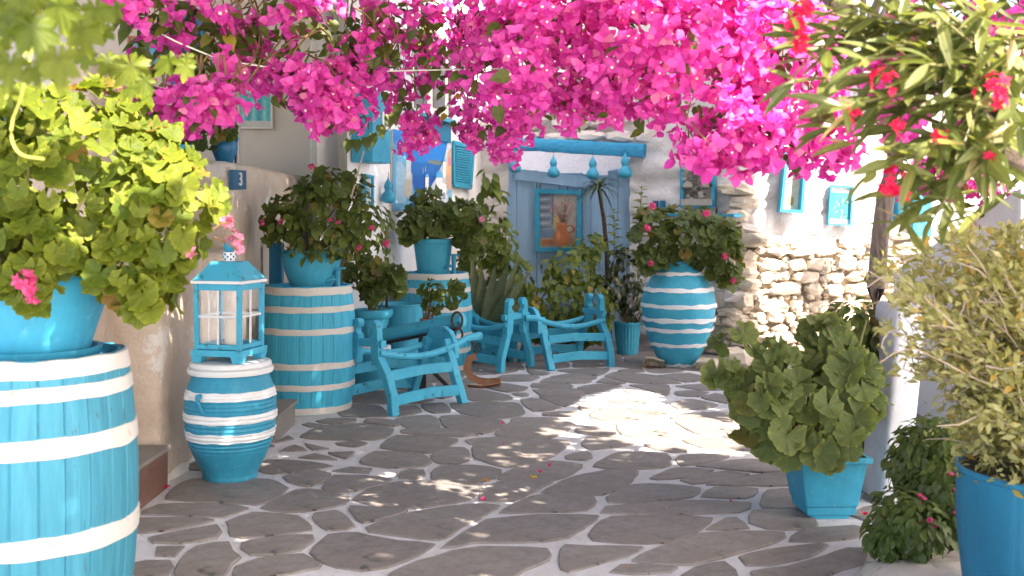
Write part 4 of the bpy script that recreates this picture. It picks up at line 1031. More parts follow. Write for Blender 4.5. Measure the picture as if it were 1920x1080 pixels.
# ------------------------------------------------------------------ planter, ribbed pot, fluted urn, small pots
pl = thing('planter', 'rectangular turquoise plastic planter full of big geranium leaves', 'planter', (1.482, 5.08, 0), R(3)); pl.scale = (.87, .95, 1.0)
def taper(mb, z0, z1_, a0, b0, a1, b1):
    mb.add([(x * a0, y * b0, z0) for x, y in ((-1, -1), (1, -1), (1, 1), (-1, 1))] + [(x * a1, y * b1, z1_) for x, y in ((-1, -1), (1, -1), (1, 1), (-1, 1))],
           [(0, 1, 5, 4), (1, 2, 6, 5), (2, 3, 7, 6), (3, 0, 4, 7), (3, 2, 1, 0), (4, 5, 6, 7)])
q = MB(); taper(q, .062, .275, .142, .13, .180, .165); q.build('body', M['blue'], pl, world=False, bevel=.008)
q = MB(); taper(q, .022, .061, .130, .12, .136, .125); q.build('lower_step', M['blue'], pl, world=False, bevel=.005)
q = MB(); taper(q, 0, .021, .105, .10, .105, .10); q.build('foot', M['clay_blue'], pl, world=False, bevel=.003)
q = MB()
for sx, sy, lx, ly in ((0, -1, .40, .022), (0, 1, .40, .022), (-1, 0, .022, .30), (1, 0, .022, .30)):
    q.box((sx * .186, sy * .172, .287), (lx if sy else .022, ly if sx else .022, .026))
q.build('rim', M['blue'], pl, world=False, bevel=.004)
q = MB(); q.box((0, 0, .279), (.34, .31, .006)); q.build('soil', M['soil'], pl, world=False)
pot('ribbed_pot', 'ribbed turquoise pot with a small dark tree between the third saddle and tall jar', (G(1179, 668).x, 11.0, 0), .105, .135, .34, M['clay_blue'], .008, .03, ribs=24)
uw = G(690, 720)
ur = thing('urn_planter', 'fluted turquoise pedestal urn behind the first saddle', 'planter', (-1.17, 8.95, 0))
q = MB(); q.lathe((0, 0, 0), [(.001, 0), (.15, 0), (.15, .26), (.13, .30), (.001, .30)], 28); q.build('plinth', M['clay_blue'], ur, world=False, smooth=True)
q = MB(); q.lathe((0, 0, 0), [(.13, .30), (.155, .31), (.155, .335), (.13, .345)], 28); q.build('plinth_band', M['band'], ur, world=False, smooth=True)
q = MB(); q.lathe((0, 0, 0), [(.09, .345), (.085, .38), (.10, .45), (.125, .53), (.135, .57)], 72, 0, lambda q_, a, z: q_ + .008 * abs(math.sin(a * 6))); q.build('fluted_bowl', M['clay_blue'], ur, world=False, smooth=True)
q = MB(); q.lathe((0, 0, 0), [(.13, .57), (.155, .575), (.17, .60), (.168, .64), (.15, .645), (.13, .63)], 36, .004); q.build('rim', M['clay_blue'], ur, world=False, smooth=True)
q = MB(); q.lathe((0, 0, 0), [(.001, .625), (.14, .625)], 20); q.build('soil', M['soil'], ur, world=False)
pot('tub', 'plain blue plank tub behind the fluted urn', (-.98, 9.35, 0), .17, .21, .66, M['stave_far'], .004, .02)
pot('terracotta_pot', 'small terracotta pot behind the wooden beam', (W(800, 612, 8.72).x, 8.72, .50), .035, .05, .085, M['terracotta'], .006, .02)
pot('big_blue_pot', 'big deep blue pot with the dry shrub, cut off by the right edge', (1.825, 3.42, .115), .33, .37, .49, M['deep_blue'], .004, .02, wob=.02, belly=.015, seg=56, soil=.015, cat='pot')
pot('wall_bucket', 'light blue bucket hanging on the sunny wall right of the tree trunk', W(1686, 414, 10.2), .075, .125, .36, M['blue'], .006, .02)

# ------------------------------------------------------------------ pack saddles
def saddle(label, loc, rz, flip=1, L_=.66, wd=.30, mat=M['wood_blue'], ext=.16):
    root = thing('pack_saddle', label, 'saddle', loc, rz, 'blue wooden pack saddles')
    def P(x, y, z): return (x * flip, y, z)
    for s_ in (-1, 1):
        q = MB(); q.bar([P(0, s_ * wd, 0), P(0, s_ * (wd - .015), .14), P(0, s_ * (wd - .075), .28), P(0, s_ * .10, .43)], .062, .066, up=(1, 0, 0)); q.build('leg', mat, root, world=False)
        # hooked horn board
        o_ = [(-.046, -.02), (.042, -.02), (.042, .19), (.012, .205), (.008, .238), (.038, .246), (.042, .278), (.022, .305), (-.014, .305), (-.044, .275)]
        q = MB(); lean = .10
        q.prism([(y, z) for y, z in o_], -.026, .026, lambda y, z, x: P(x - .004, s_ * (.125 - lean * z * .9) - s_ * y * 1.0, .365 + z)); q.build('horn', mat, root, world=False, bevel=.005)
    q = MB(); q.bar([P(.0, -.19, .50), P(.0, .19, .50)], .046, .05); q.build('cross_block', mat, root, world=False)
    q = MB(); q.prism([(-.18, .33), (.18, .33), (.178, .42), (.152, .49), (.105, .54), (.04, .566), (-.04, .566), (-.105, .54), (-.152, .49), (-.178, .42)], L_ - .022, L_ + .022, lambda y, z, x: P(x, y, z)); q.build('rounded_board', mat, root, world=False, bevel=.006)
    for s_ in (-1, 1):
        q = MB(); q.bar([P(L_ - .048, s_ * .10, .47), P(L_ - .048, s_ * .19, .25), P(L_ - .048, s_ * wd, 0)], .060, .066, up=(1, 0, 0)); q.build('leg', mat, root, world=False)
        q = MB(); q.bar([P(.026, s_ * (wd - .012), .105), P(L_ / 2, s_ * (wd - .008), .125), P(L_ - .074, s_ * (wd - .03), .105)], .030, .078); q.build('lower_rail', mat, root, world=False)
        q = MB(); q.bar([P(.026, s_ * (wd - .07), .275), P(L_ / 2, s_ * (wd - .075), .29), P(L_ - .074, s_ * (wd - .105), .275)], .030, .074); q.build('middle_rail', mat, root, world=False)
        pts = [P(-.02 + (L_ + ext) * k / 8, s_ * (.165 - .02 * k / 8), .435 - .075 * math.sin(math.pi * min(1, k / 7.0)) + .045 * k / 8) for k in range(9)]
        q = MB(); q.tube(pts, [.022] + [.025] * 6 + [.029, .031], 8); q.build('curved_rail', mat, root, world=False, smooth=True)
    return root
def place(near_horn, near_board, far_horn):
    a = (near_board - near_horn); L_ = a.length; return a, L_
# first saddle: horned end at the left
nh, nb = G(738, 780), G(872, 757)
a = nb - nh; rz = math.atan2(a.y, a.x); side = Vector((-math.sin(rz), math.cos(rz), 0))
saddle('front wooden pack saddle with its horned end beside the striped barrel', nh + side * .30, rz, 1, a.length + .03, .30, ext=.30)
# third saddle: horned end at the right
nh, nb = G(1152, 692), G(1022, 692)
a = nb - nh; rz = R(26); side = Vector((-math.sin(rz), math.cos(rz), 0)); nh = nb + Vector((math.cos(rz), math.sin(rz), 0)) * a.length * 1.08 + Vector((0, -.14, 0))
saddle('right hand wooden pack saddle in front of the bushes and ribbed pot', nh + side * .31 - Vector((math.cos(rz), math.sin(rz), 0)) * 0.0, rz, -1, a.length * 1.06, .31)
# second saddle: horned end at the right, rails running left behind the first
f0, f1 = G(930, 706), G(1004, 702)
saddle('middle wooden pack saddle standing behind the brown leather strap', Vector(((f0.x + f1.x) / 2, 9.86, 0)), R(-37), -1, .62, .235)

# ------------------------------------------------------------------ beam on an iron stand, crank, chain, leather strap
bst = thing('beam_stand', 'blue wooden beam on a black iron stand behind the first saddle', 'press', (W(800, 640, 8.6).x, 8.6, 0))
e0, e1 = W(722, 628, 8.75), W(868, 599, 8.45)
q = MB(); q.sweep([e0.lerp(e1, k / 6) for k in range(7)], [(.055 * math.cos(R(30 * k + 15)), .055 * math.sin(R(30 * k + 15))) for k in range(12)]); q.build('beam', M['wood_blue'], bst)
dn = Vector((0, 0, -.066))
q = MB(); q.bar([e0 + dn, e0.lerp(e1, .93) + dn], .05, .024); q.build('iron_bar', M['iron'], bst)
q = MB(); q.bar([W(792, 628, 8.6), W(792, 740, 8.6)], .06, .05, up=(0, 1, 0)); q.bar([W(792, 660, 8.6), W(745, 722, 8.6)], .03, .03, up=(0, 1, 0)); q.bar([W(795, 680, 8.6), W(850, 735, 8.6)], .03, .03, up=(0, 1, 0)); q.build('post', M['iron'], bst)
ck = thing('iron_crank', 'black iron crank rod with a blue grip standing behind the urn', 'crank', at(W(725, 640, 9.1), 0))
q = MB(); c0 = W(725, 503, 9.1); q.tube([at(c0, .0), at(c0, c0.z - .03), c0 + Vector((-.005, 0, 0)), c0 + Vector((-.03, 0, .008)), c0 + Vector((-.06, 0, .008))], .013, 8, up=(0, 1, 0)); q.build('rod', M['iron'], ck, smooth=True)
q = MB(); q.tube([c0 + Vector((-.045, 0, .008)), c0 + Vector((-.14, 0, .012))], .021, 10); q.build('grip', M['jug_blue'], ck, smooth=True)
ch = thing('chain', 'rusty iron chain of two oval links hanging from the beam end', 'chain', at(W(860, 645, 8.40), .30))
def ring(mb, c, rx, rz_, r, ax):
    pts = [c + Vector((0, 0, 1)) * (rz_ * math.sin(2 * math.pi * k / 18)) + ax * (rx * math.cos(2 * math.pi * k / 18)) for k in range(19)]
    mb.tube(pts, r, 7, up=ax.cross(Vector((0, 0, 1))))
q = MB(); ring(q, W(857, 601, 8.40), .045, .066, .010, Vector((.95, -.3, 0)).normalized()); q.build('link', M['rust'], ch, smooth=True)
q = MB(); ring(q, W(860, 628, 8.40), .032, .048, .010, Vector((.9, .42, 0)).normalized()); q.build('link', M['rust'], ch, smooth=True)
sp = thing('leather_strap', 'brown leather strap lying curled on the paving beside the middle saddle', 'strap', G(905, 722))
g0 = G(905, 722)
pts = [W(893, 668, 8.95), W(880, 672, 8.95), W(875, 690, 8.95), W(882, 706, 8.95), W(898, 714, 8.95), W(916, 716, 8.93), W(938, 714, 8.9)]
pts = [Vector((p.x, p.y, max(.028, p.z))) for p in pts]
q = MB(); q.sweep(pts, [(-.03, -.003), (.03, -.003), (.03, .003), (-.03, .003)], up=(0, 1, 0)); q.build('strap', M['leather'], sp, smooth=True)
q = MB(); q.sweep([Vector((W(878, 0, 8.9).x, 8.85, .014)), Vector((W(905, 0, 8.9).x, 8.80, .016)), Vector((W(938, 0, 8.9).x, 8.86, .03))], [(-.03, -.003), (.03, -.003), (.03, .003), (-.03, .003)], up=(0, .6, 1)); q.build('strap_end', M['leather'], sp, smooth=True)
q = MB(); ring(q, W(893, 655, 8.95), .022, .03, .006, Vector((1, 0, 0))); ring(q, W(890, 640, 8.95), .014, .03, .006, Vector((.6, .8, 0))); q.build('buckle', M['rust'], sp, smooth=True)
tr_ = thing('feed_trough', 'blue plank trough half hidden between the aloe and the middle saddle', 'trough', at(W(905, 640, 10.6), 0))
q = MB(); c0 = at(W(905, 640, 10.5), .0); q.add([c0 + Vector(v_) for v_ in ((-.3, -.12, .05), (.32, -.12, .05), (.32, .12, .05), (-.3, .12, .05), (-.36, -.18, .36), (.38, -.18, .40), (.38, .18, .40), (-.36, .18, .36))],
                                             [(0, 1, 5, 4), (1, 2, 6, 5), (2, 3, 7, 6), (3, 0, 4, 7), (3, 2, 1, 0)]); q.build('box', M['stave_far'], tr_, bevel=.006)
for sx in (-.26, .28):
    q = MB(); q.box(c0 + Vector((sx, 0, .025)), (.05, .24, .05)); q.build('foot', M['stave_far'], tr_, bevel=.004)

# ------------------------------------------------------------------ gourds
gprof = [(.0015, .205), (.006, .198), (.009, .185), (.018, .170), (.031, .150), (.038, .130), (.038, .114), (.031, .096), (.029, .086), (.037, .072), (.051, .056), (.060, .036), (.062, .016), (.055, -.006), (.038, -.019), (.012, -.025), (.001, -.026)]
def gourd(label, p, s_=1.0, hang=.09, seed=0):
    root = thing('gourd', label, 'gourd', p, group='turquoise painted gourds')
    q = MB(); q.lathe((0, 0, 0), [(r * s_, (z - .2) * s_) for r, z in gprof], 20, .002, seed=seed); q.build('body', M['blue'], root, world=False, smooth=True)
    q = MB(); q.tube([(0, 0, -.01), (.004, 0, hang * .5), (0, .01, hang)], .003, 5); q.build('hanging_wire', M['rust'], root, world=False)
for k, (x, y0, y1) in enumerate(((977, 284, 321), (1048, 293, 330), (1121, 294, 333), (1181, 288, 331))):
    p = on_seg(x, y0, B0, B1, .17); sc = (y1 - y0) * p.y / FOC / .20
    gourd(('leftmost of the four gourds hanging from the lintel beam', 'second gourd from the left under the lintel beam', 'third gourd from the left under the lintel beam', 'rightmost of the four gourds hanging from the lintel beam')[k], p, sc, .045, k)
gourd('lone gourd hanging on the white wall left of the sea painting', on_white(711, 333, .09), 1.05, .05, 9)

# ------------------------------------------------------------------ pictures, flat prints
def quad_pt(Q, u, v_): return Q[3].lerp(Q[2], u).lerp(Q[0].lerp(Q[1], u), v_)    # Q = TL, TR, BR, BL
def print_mesh(name, Q, n_, polys, parent, lift=.004):
    me = bpy.data.meshes.new(name); V, F, C = [], [], []; off = world_loc(parent)
    for k, (pts, col) in enumerate(polys):
        b = len(V); V += [tuple(quad_pt(Q, u, v_) + n_ * (lift + .0006 * k) - off) for u, v_ in pts]; F.append(tuple(range(b, b + len(pts)))); C += [col] * len(pts)
    me.from_pydata(V, [], F); at_ = me.color_attributes.new('col', 'FLOAT_COLOR', 'CORNER')
    at_.data.foreach_set('color', [x for c_ in C for x in (c_[0], c_[1], c_[2], 1)]); me.materials.append(M['print'])
    return link(name, me, parent)
def picture(label, Q, n_, fw, depth, fmat, polys, cat='picture'):
    c = (Q[0] + Q[1] + Q[2] + Q[3]) / 4; root = thing('framed_picture', label, cat, (c.x, c.y, min(Q[2].z, Q[3].z)))
    q = MB(); q.add([p + n_ * .001 for p in Q] + [p - n_ * .012 for p in Q], [(0, 1, 2, 3), (7, 6, 5, 4), (0, 4, 5, 1), (1, 5, 6, 2), (2, 6, 7, 3), (3, 7, 4, 0)]); q.build('backing', M['cream'], root)
    print_mesh('print', Q, n_, polys, root)
    if fw:
        for i in range(4):
            a, b_ = Q[i], Q[(i + 1) % 4]; d = (b_ - a).normalized() * (fw * .49 if i % 2 == 0 else -fw * .51)
            q = MB(); q.bar([a - d + n_ * depth * .35, b_ + d + n_ * depth * .35], fw, depth, up=n_, bev=.15); q.build('frame_side', fmat, root)
    return root
def circ(u, v_, ru, rv, n=14, a0=0, a1=360): return [(u + ru * math.cos(R(a0 + (a1 - a0) * k / (n if a1 - a0 >= 360 else n - 1))), v_ + rv * math.sin(R(a0 + (a1 - a0) * k / (n if a1 - a0 >= 360 else n - 1)))) for k in range(n)]
def rect(u0, v0, u1, v1): return [(u0, v0), (u1, v0), (u1, v1), (u0, v1)]
FULL = rect(0, 0, 1, 1)
# sea painting on the white wall
Q = [on_white(731, 242, .03), on_white(840, 264, .03), on_white(840, 384, .03), on_white(729, 396, .03)]
sea = [(FULL, (.008, .20, .62)), (rect(0, 0, 1, .62), (.008, .14, .46)), (rect(0, 0, 1, .45), (.008, .10, .38)), (circ(.72, .64, .13, .035), (.16, .20, .22)), (circ(.62, .64, .06, .02), (.2, .24, .2)),
       ([(0, 0), (.30, 0), (.34, .22), (.28, .42), (.26, .62), (.18, .68), (.05, .80), (0, .84)], (.10, .34, .55)), ([(.04, .1), (.2, .08), (.22, .5), (.12, .62), (.05, .6)], (.28, .46, .60)),
       ([(.16, .2), (.30, .1), (.30, .46), (.2, .56)], (.42, .40, .36)), ([(.20, .40), (.27, .38), (.28, .62), (.2, .66)], (.55, .58, .60)), ([(.06, .62), (.16, .6), (.14, .78), (.06, .8)], (.14, .42, .66)),
       ([(.55, 0), (1, 0), (1, .98), (.92, .95), (.86, .70), (.80, .58), (.70, .40), (.56, .22)], (.50, .56, .62)), ([(.88, .3), (1, .2), (1, .90), (.93, .82)], (.55, .35, .28)), ([(.90, .5), (.98, .45), (.98, .75), (.92, .7)], (.70, .42, .20)),
       ([(.93, .62), (.99, .6), (.99, .72), (.94, .74)], (.6, .2, .3)), ([(.70, .10), (.88, .05), (.90, .32), (.72, .36)], (.78, .80, .82)), (rect(.70, .34, .82, .42), (.74, .76, .78)), (circ(.76, .42, .065, .11, 14, 0, 180), (.06, .36, .66)),
       (rect(.51, .14, .57, .42), (.78, .80, .82)), (circ(.54, .42, .03, .05, 10, 0, 180), (.12, .42, .68)), (rect(.83, .42, .88, .66), (.80, .80, .80)), (circ(.855, .66, .028, .06, 10, 0, 180), (.10, .40, .66)),
       ([(.58, .06), (.72, .04), (.78, .12), (.66, .20)], (.80, .74, .66)), ([(.62, .0), (.95, .0), (.98, .14), (.80, .18)], (.62, .66, .72)), ([(.90, .02), (1, 0), (1, .22), (.93, .26)], (.20, .44, .64)), ([(.32, 0), (.56, 0), (.60, .12), (.46, .2), (.36, .16)], (.34, .50, .62)),
       (rect(.46, .47, .465, .55), (.8, .8, .8)), (rect(.50, .50, .505, .56), (.8, .8, .8)), ([(.72, .12), (.76, .12), (.76, .22), (.72, .22)], (.2, .3, .45)), ([(.82, .1), (.86, .1), (.86, .2), (.82, .2)], (.2, .3, .45))]
picture('blue panorama painting of a white domed sea village on the white wall', Q, nrw, 0, .02, M['blue'], sea, 'painting')
# jug painting on the gate
Q = [gp(1007, 358, -.02), gp(1087, 361, -.02), gp(1085, 468, -.02), gp(1008, 468, -.02)]
jug = [(FULL, (.36, .22, .17)), (rect(.03, .025, .97, .975), (.34, .32, .30)), (rect(.03, .025, .36, .975), (.20, .24, .30))]
for k in range(9): jug.append(([(.04, .36 + k * .068), (.30, .385 + k * .068), (.30, .405 + k * .068), (.04, .40 + k * .068)], (.32, .36, .42) if k % 2 else (.11, .14, .20)))
jug += [(rect(.34, .42, .38, .97), (.14, .17, .24)), (rect(.03, .025, .97, .20), (.36, .25, .17)), ([(.03, .2), (.45, .2), (.40, .34), (.03, .34)], (.12, .20, .30)), ([(.10, .06), (.46, .10), (.46, .18), (.10, .16)], (.34, .13, .06)), ([(.38, .34), (.6, .5), (.44, .6), (.38, .5)], (.44, .34, .14))]
r_ = random.Random(8)
for k in range(34):
    a = R(r_.uniform(40, 140)); l = r_.uniform(.2, .5); x0 = .62 + r_.uniform(-.06, .06); x1, y1 = x0 + l * math.cos(a) * .75, .46 + l * math.sin(a)
    jug.append(([(x0, .44), (x0 + .008, .44), (min(.94, max(.34, x1)) + .006, y1), (min(.94, max(.34, x1)), y1)], (.16, .09, .07)))
for k in range(90):
    a = R(r_.uniform(25, 155)); l = r_.uniform(.12, .48); jug.append((circ(min(.94, max(.35, .63 + l * math.cos(a) * .8)), min(.95, .46 + l * math.sin(a)), .012, .009, 5), r_.choice([(.60, .16, .15), (.66, .28, .24), (.40, .08, .09), (.62, .4, .36)])))
jug += [(circ(.84, .36, .11, .075, 16), (.28, .085, .03)), (circ(.83, .36, .07, .05, 16), (.34, .30, .27)), (circ(.64, .22, .20, .15, 20), (.36, .115, .045)), (rect(.53, .34, .75, .45), (.34, .105, .04)), (circ(.64, .45, .14, .022, 14), (.40, .15, .07)), (circ(.57, .25, .05, .08, 12), (.46, .19, .09))]
picture('jug and blossom painting in a turquoise frame hanging on the plank gate', Q, n01, .055, .04, M['blue'], jug, 'painting')
# grey photo on the whitewashed wall
Q = [on_seg(1284, 286, B1, B2, .03), on_seg(1343, 286, B1, B2, .03), on_seg(1343, 385, B1, B2, .03), on_seg(1284, 385, B1, B2, .03)]
gr = [(FULL, (.25, .22, .19))]
for k in range(60):
    u, v_ = r_.uniform(.06, .94), r_.uniform(.12, .94); g = r_.choice([.05, .08, .14, .32, .40]) * (1.0 if v_ > .4 else 1.2)
    gr.append(([(min(1, max(0, u + r_.uniform(.04, .16) * math.cos(R(t_)))), min(1, max(0, v_ + r_.uniform(.02, .06) * math.sin(R(t_))))) for t_ in (0, 60, 120, 180, 240, 300)], (g, g * .9, g * .8)))
gr += [(circ(.22, .34, .16, .12, 12, 0, 180), (.38, .34, .30)), (circ(.78, .34, .13, .12, 12, 0, 180), (.36, .32, .28)), (rect(.1, .31, .36, .34), (.08, .07, .06)), (rect(.66, .31, .9, .34), (.09, .08, .07)), (rect(0, 0, 1, .12), (.42, .38, .34))]
picture('brown and grey stone photograph in a turquoise frame above the shelf', Q, n12, .045, .035, M['blue'], gr)
# vase print, leaning in a deep frame, and turquoise print, both in the sun
Q = [on_seg(1468, 288, B2, B3, .05), on_seg(1503, 290, B2, B3, .05), on_seg(1495, 397, B2, B3, .05), on_seg(1457, 395, B2, B3, .05)]
picture('tall narrow framed print of a small vase on the sunlit wall', Q, n23, .030, .11, M['blue'], [(FULL, (.58, .50, .38)), (rect(0, 0, 1, .12), (.55, .50, .36)), ([(.42, .10), (.66, .10), (.70, .16), (.68, .24), (.40, .24), (.38, .16)], (.26, .21, .14)), (rect(.42, .235, .66, .26), (.36, .30, .2)), ([(.5, .26), (.52, .26), (.42, .6), (.40, .6)], (.52, .45, .3)), ([(.55, .26), (.57, .26), (.68, .7), (.66, .7)], (.52, .45, .3))])
Q = [on_seg(1555, 348, B2, B3, .03), on_seg(1595, 351, B2, B3, .03), on_seg(1591, 422, B2, B3, .03), on_seg(1550, 420, B2, B3, .03)]
tq = [(FULL, (.70, .70, .68)), (rect(.04, .14, .96, .84), (.03, .36, .40)), (rect(.04, .5, .3, .84), (.02, .30, .38))]
for k in range(26):
    u, v_ = r_.uniform(.3, .8), r_.uniform(.2, .75); tq.append(([(u, v_), (u + .03, v_), (u + r_.uniform(-.2, .12), v_ - r_.uniform(.05, .2)), (u - .03, v_ - .02)], r_.choice([(.3, .55, .5), (.5, .62, .55), (.05, .25, .28)])))
tq = [([(min(.95, max(.05, u)), min(.83, max(.15, v_))) for u, v_ in pts] if i > 2 else pts, c_) for i, (pts, c_) in enumerate(tq)]
picture('turquoise botanical print in a thin frame beside the tree trunk', Q, n23, .018, .035, M['blue'], tq)
# small picture on white wall, pictures on the terrace
Q = [on_white(677, 329, .02), on_white(692, 332, .02), on_white(692, 384, .02), on_white(677, 384, .02)]
picture('narrow blue framed picture beside the lone gourd', Q, nrw, .025, .03, M['blue'], [(FULL, (.5, .52, .52)), (rect(.2, .2, .8, .7), (.2, .35, .42))])
ny = Vector((0, -1, 0))
Q = [W(446, 170, 10.3), W(510, 176, 10.3), W(510, 240, 10.3), W(446, 240, 10.3)]
tb = [(FULL, (.40, .46, .46)), (rect(0, .2, 1, 1), (.05, .42, .48)), (rect(0, 0, 1, .2), (.5, .5, .48))] + [([(.1 + k * .16, .2), (.2 + k * .16, .2), (.19 + k * .16, .8), (.11 + k * .16, .8)], (.03, .30, .40) if k % 2 else (.18, .55, .58)) for k in range(5)]
picture('turquoise bottle photograph on the terrace wall above the beige parapet', Q, ny, .02, .02, M['cream'], tb)
Q = [W(243, 70, 10.3), W(330, 78, 10.3), W(330, 128, 10.3), W(243, 128, 10.3)]
picture('brown framed turquoise print high on the terrace wall among the flowers', Q, ny, .025, .03, M['terracotta'], [(FULL, (.5, .5, .5)), (rect(.1, .1, .9, .85), (.04, .36, .5))])

# ------------------------------------------------------------------ shelf and trinkets
s0, s1_ = on_seg(1246, 403, B1, B2, .10), on_seg(1397, 404, B1, B2, .10)
q = MB(); q.bar([s0, s1_], .20, .03); sh = q.build('wall_shelf', M['blue']); tag(sh, 'narrow turquoise shelf on the wall below the grey photograph', 'shelf')
q = MB(); p0 = on_seg(1308, 398, B1, B2, .10); q.lathe(at(p0, s0.z + .016), [(.001, 0), (.06, 0), (.085, .02), (.08, .024), (.055, .01), (.001, .01)], 20); o = q.build('dish', M['white'], smooth=True); tag(o, 'small white dish on the turquoise wall shelf', 'dish')
for k, x in enumerate((1236, 1249)):
    p0 = on_seg(x, 385, B1, B2, .06); q = MB(); q.box(p0, (.045, .05, .10), math.atan2(d12.y, d12.x)); o = q.build('block_ornament', M['deep_blue'], bevel=.006)
    tag(o, ('left one of two small blue blocks on the wall above the jar leaves', 'right one of two small blue blocks on the wall above the jar leaves')[k], 'ornament')
q = MB(); p0 = on_seg(1352, 398, B1, B2, .08); q.lathe(at(p0, s0.z + .016), [(.001, 0), (.012, 0), (.014, .03), (.006, .045), (.007, .06), (.001, .06)], 10); o = q.build('bottle', M['iron'], smooth=True); tag(o, 'tiny dark bottle on the turquoise wall shelf', 'bottle')
q = MB(); p0 = on_seg(1372, 397, B1, B2, .08); q.lathe(at(p0, s0.z + .016), [(.001, 0), (.025, 0), (.034, .012), (.02, .03), (.001, .036)], 10, .006); o = q.build('shell', M['terracotta'], smooth=True); tag(o, 'small reddish shell at the right end of the wall shelf', 'shell')

# ------------------------------------------------------------------ white house details
def panel(mb, x0, y0, x1, y1, o0, o1):
    a = [on_white(x0, y0, o0), on_white(x1, y0, o0), on_white(x1, y1, o0), on_white(x0, y1, o0)]
    hi, lo = (a[0].z + a[1].z) / 2, (a[2].z + a[3].z) / 2
    b = [Vector((p.x, p.y, hi if i < 2 else lo)) for i, p in enumerate(a)]
    c = [p + nrw * (o1 - o0) for p in b]
    mb.add(b + c, [(0, 1, 2, 3), (4, 7, 6, 5), (0, 4, 5, 1), (1, 5, 6, 2), (2, 6, 7, 3), (3, 7, 4, 0)])
q = MB(); panel(q, 659, 172, 694, 306, 0, .20); box_ = q.build('meter_box', M['blue'], white, bevel=.006)
q = MB(); panel(q, 676, 212, 689, 244, .202, .215); q.build('meter_frame', M['white'], box_)
q = MB(); panel(q, 679, 217, 686, 238, .216, .219); q.build('meter_glass', M['dark_glass'], box_)
wn = MB(); panel(wn, 764, 60, 836, 226, .0, .03); wobj = wn.build('window', M['cream'], white, bevel=.004)
q = MB(); panel(q, 771, 70, 795, 205, .032, .036); q.build('pane', M['dark_glass'], wobj)
q = MB(); panel(q, 806, 70, 829, 205, .032, .036); q.build('pane', M['dark_glass'], wobj)
q = MB(); panel(q, 762, 222, 838, 262, .0, .05); q.build('sill_board', M['deep_blue'], wobj, bevel=.004)
q = MB(); panel(q, 760, 217, 839, 224, .0, .10); q.build('sill', M['blue'], wobj, bevel=.004)
for x0, x1 in ((742, 763), (838, 866)):
    q = MB(); panel(q, x0, 60, x1, 232, .03, .06); sh_ = q.build('shutter', M['lavender'], wobj, bevel=.004)
    for y in (120, 205):
        q = MB(); panel(q, x0 + 2, y, x1 - 2, y + 4, .062, .07); q.build('hinge', M['iron'], sh_)
sl = thing('louvred_panel', 'small turquoise louvred shutter hung crooked right of the sea painting', 'shutter', on_white(862, 350, 0))
Q = [on_white(843, 268, .03), on_white(882, 275, .03), on_white(876, 351, .03), on_white(844, 346, .03)]
q = MB(); q.add([p for p in Q] + [p - nrw * .02 for p in Q], [(0, 1, 2, 3), (7, 6, 5, 4), (0, 4, 5, 1), (1, 5, 6, 2), (2, 6, 7, 3), (3, 7, 4, 0)]); q.build('panel', M['clay_blue'], sl)
for k in range(16):
    v_ = .05 + k * .06; q = MB(); q.bar([quad_pt(Q, .12, v_) + nrw * .012, quad_pt(Q, .88, v_) + nrw * .012], .022, .012, up=nrw + Vector((0, 0, .8)), bev=.1); q.build('slat', M['blue'], sl)
for a, b_ in ((0, 1), (1, 2), (2, 3), (3, 0)):
    q = MB(); q.bar([Q[a] + nrw * .01, Q[b_] + nrw * .01], .05, .03, up=nrw, bev=.15); q.build('frame_side', M['blue'], sl)
# window and shutters on the terrace, blue door strip
tw_ = thing('terrace_shutter', 'dark blue shutter on the terrace wall behind the bougainvillea', 'shutter', W(355, 170, 10.28))
q = MB(); q.box(W(352, 95, 10.28), (.32, .05, .78)); q.build('leaf_panel', M['deep_blue'], tw_, bevel=.006)
# number plate
PX = WX + .045
def on_par(px, py): return W(px, py, PX * FOC / (px - CX))
Q = [on_par(437.5, 318), on_par(462, 320), on_par(462, 355), on_par(437.5, 356)]
npn = thing('number_plate', 'dark blue house number plate with a white 3 on the beige parapet', 'sign', Q[3])
q = MB(); q.add(Q + [p - Vector((.03, 0, 0)) for p in Q], [(0, 1, 2, 3), (7, 6, 5, 4), (0, 4, 5, 1), (1, 5, 6, 2), (2, 6, 7, 3), (3, 7, 4, 0)]); q.build('plate', M['plate_blue'], npn)
fc = bpy.data.curves.new('digit', 'FONT'); fc.body = '3'; fc.size = 1.0; fc.extrude = 0.004; fc.align_x = 'CENTER'; fc.align_y = 'CENTER'
fo = bpy.data.objects.new('digit_tmp', fc); COL.objects.link(fo); bpy.context.view_layer.update()
me = bpy.data.meshes.new_from_object(fo.evaluated_get(bpy.context.evaluated_depsgraph_get())); bpy.data.objects.remove(fo)
me.materials.append(M['white']); dg = link('digit', me, npn)
cq = sum(Q, Vector()) / 4 - Q[3]; dg.location = cq + Vector((.004, 0, 0)); dg.rotation_euler = (R(90), 0, R(90)); hq = (Q[0] - Q[3]).length; dg.scale = (hq * 1.5, hq * .95, 1)
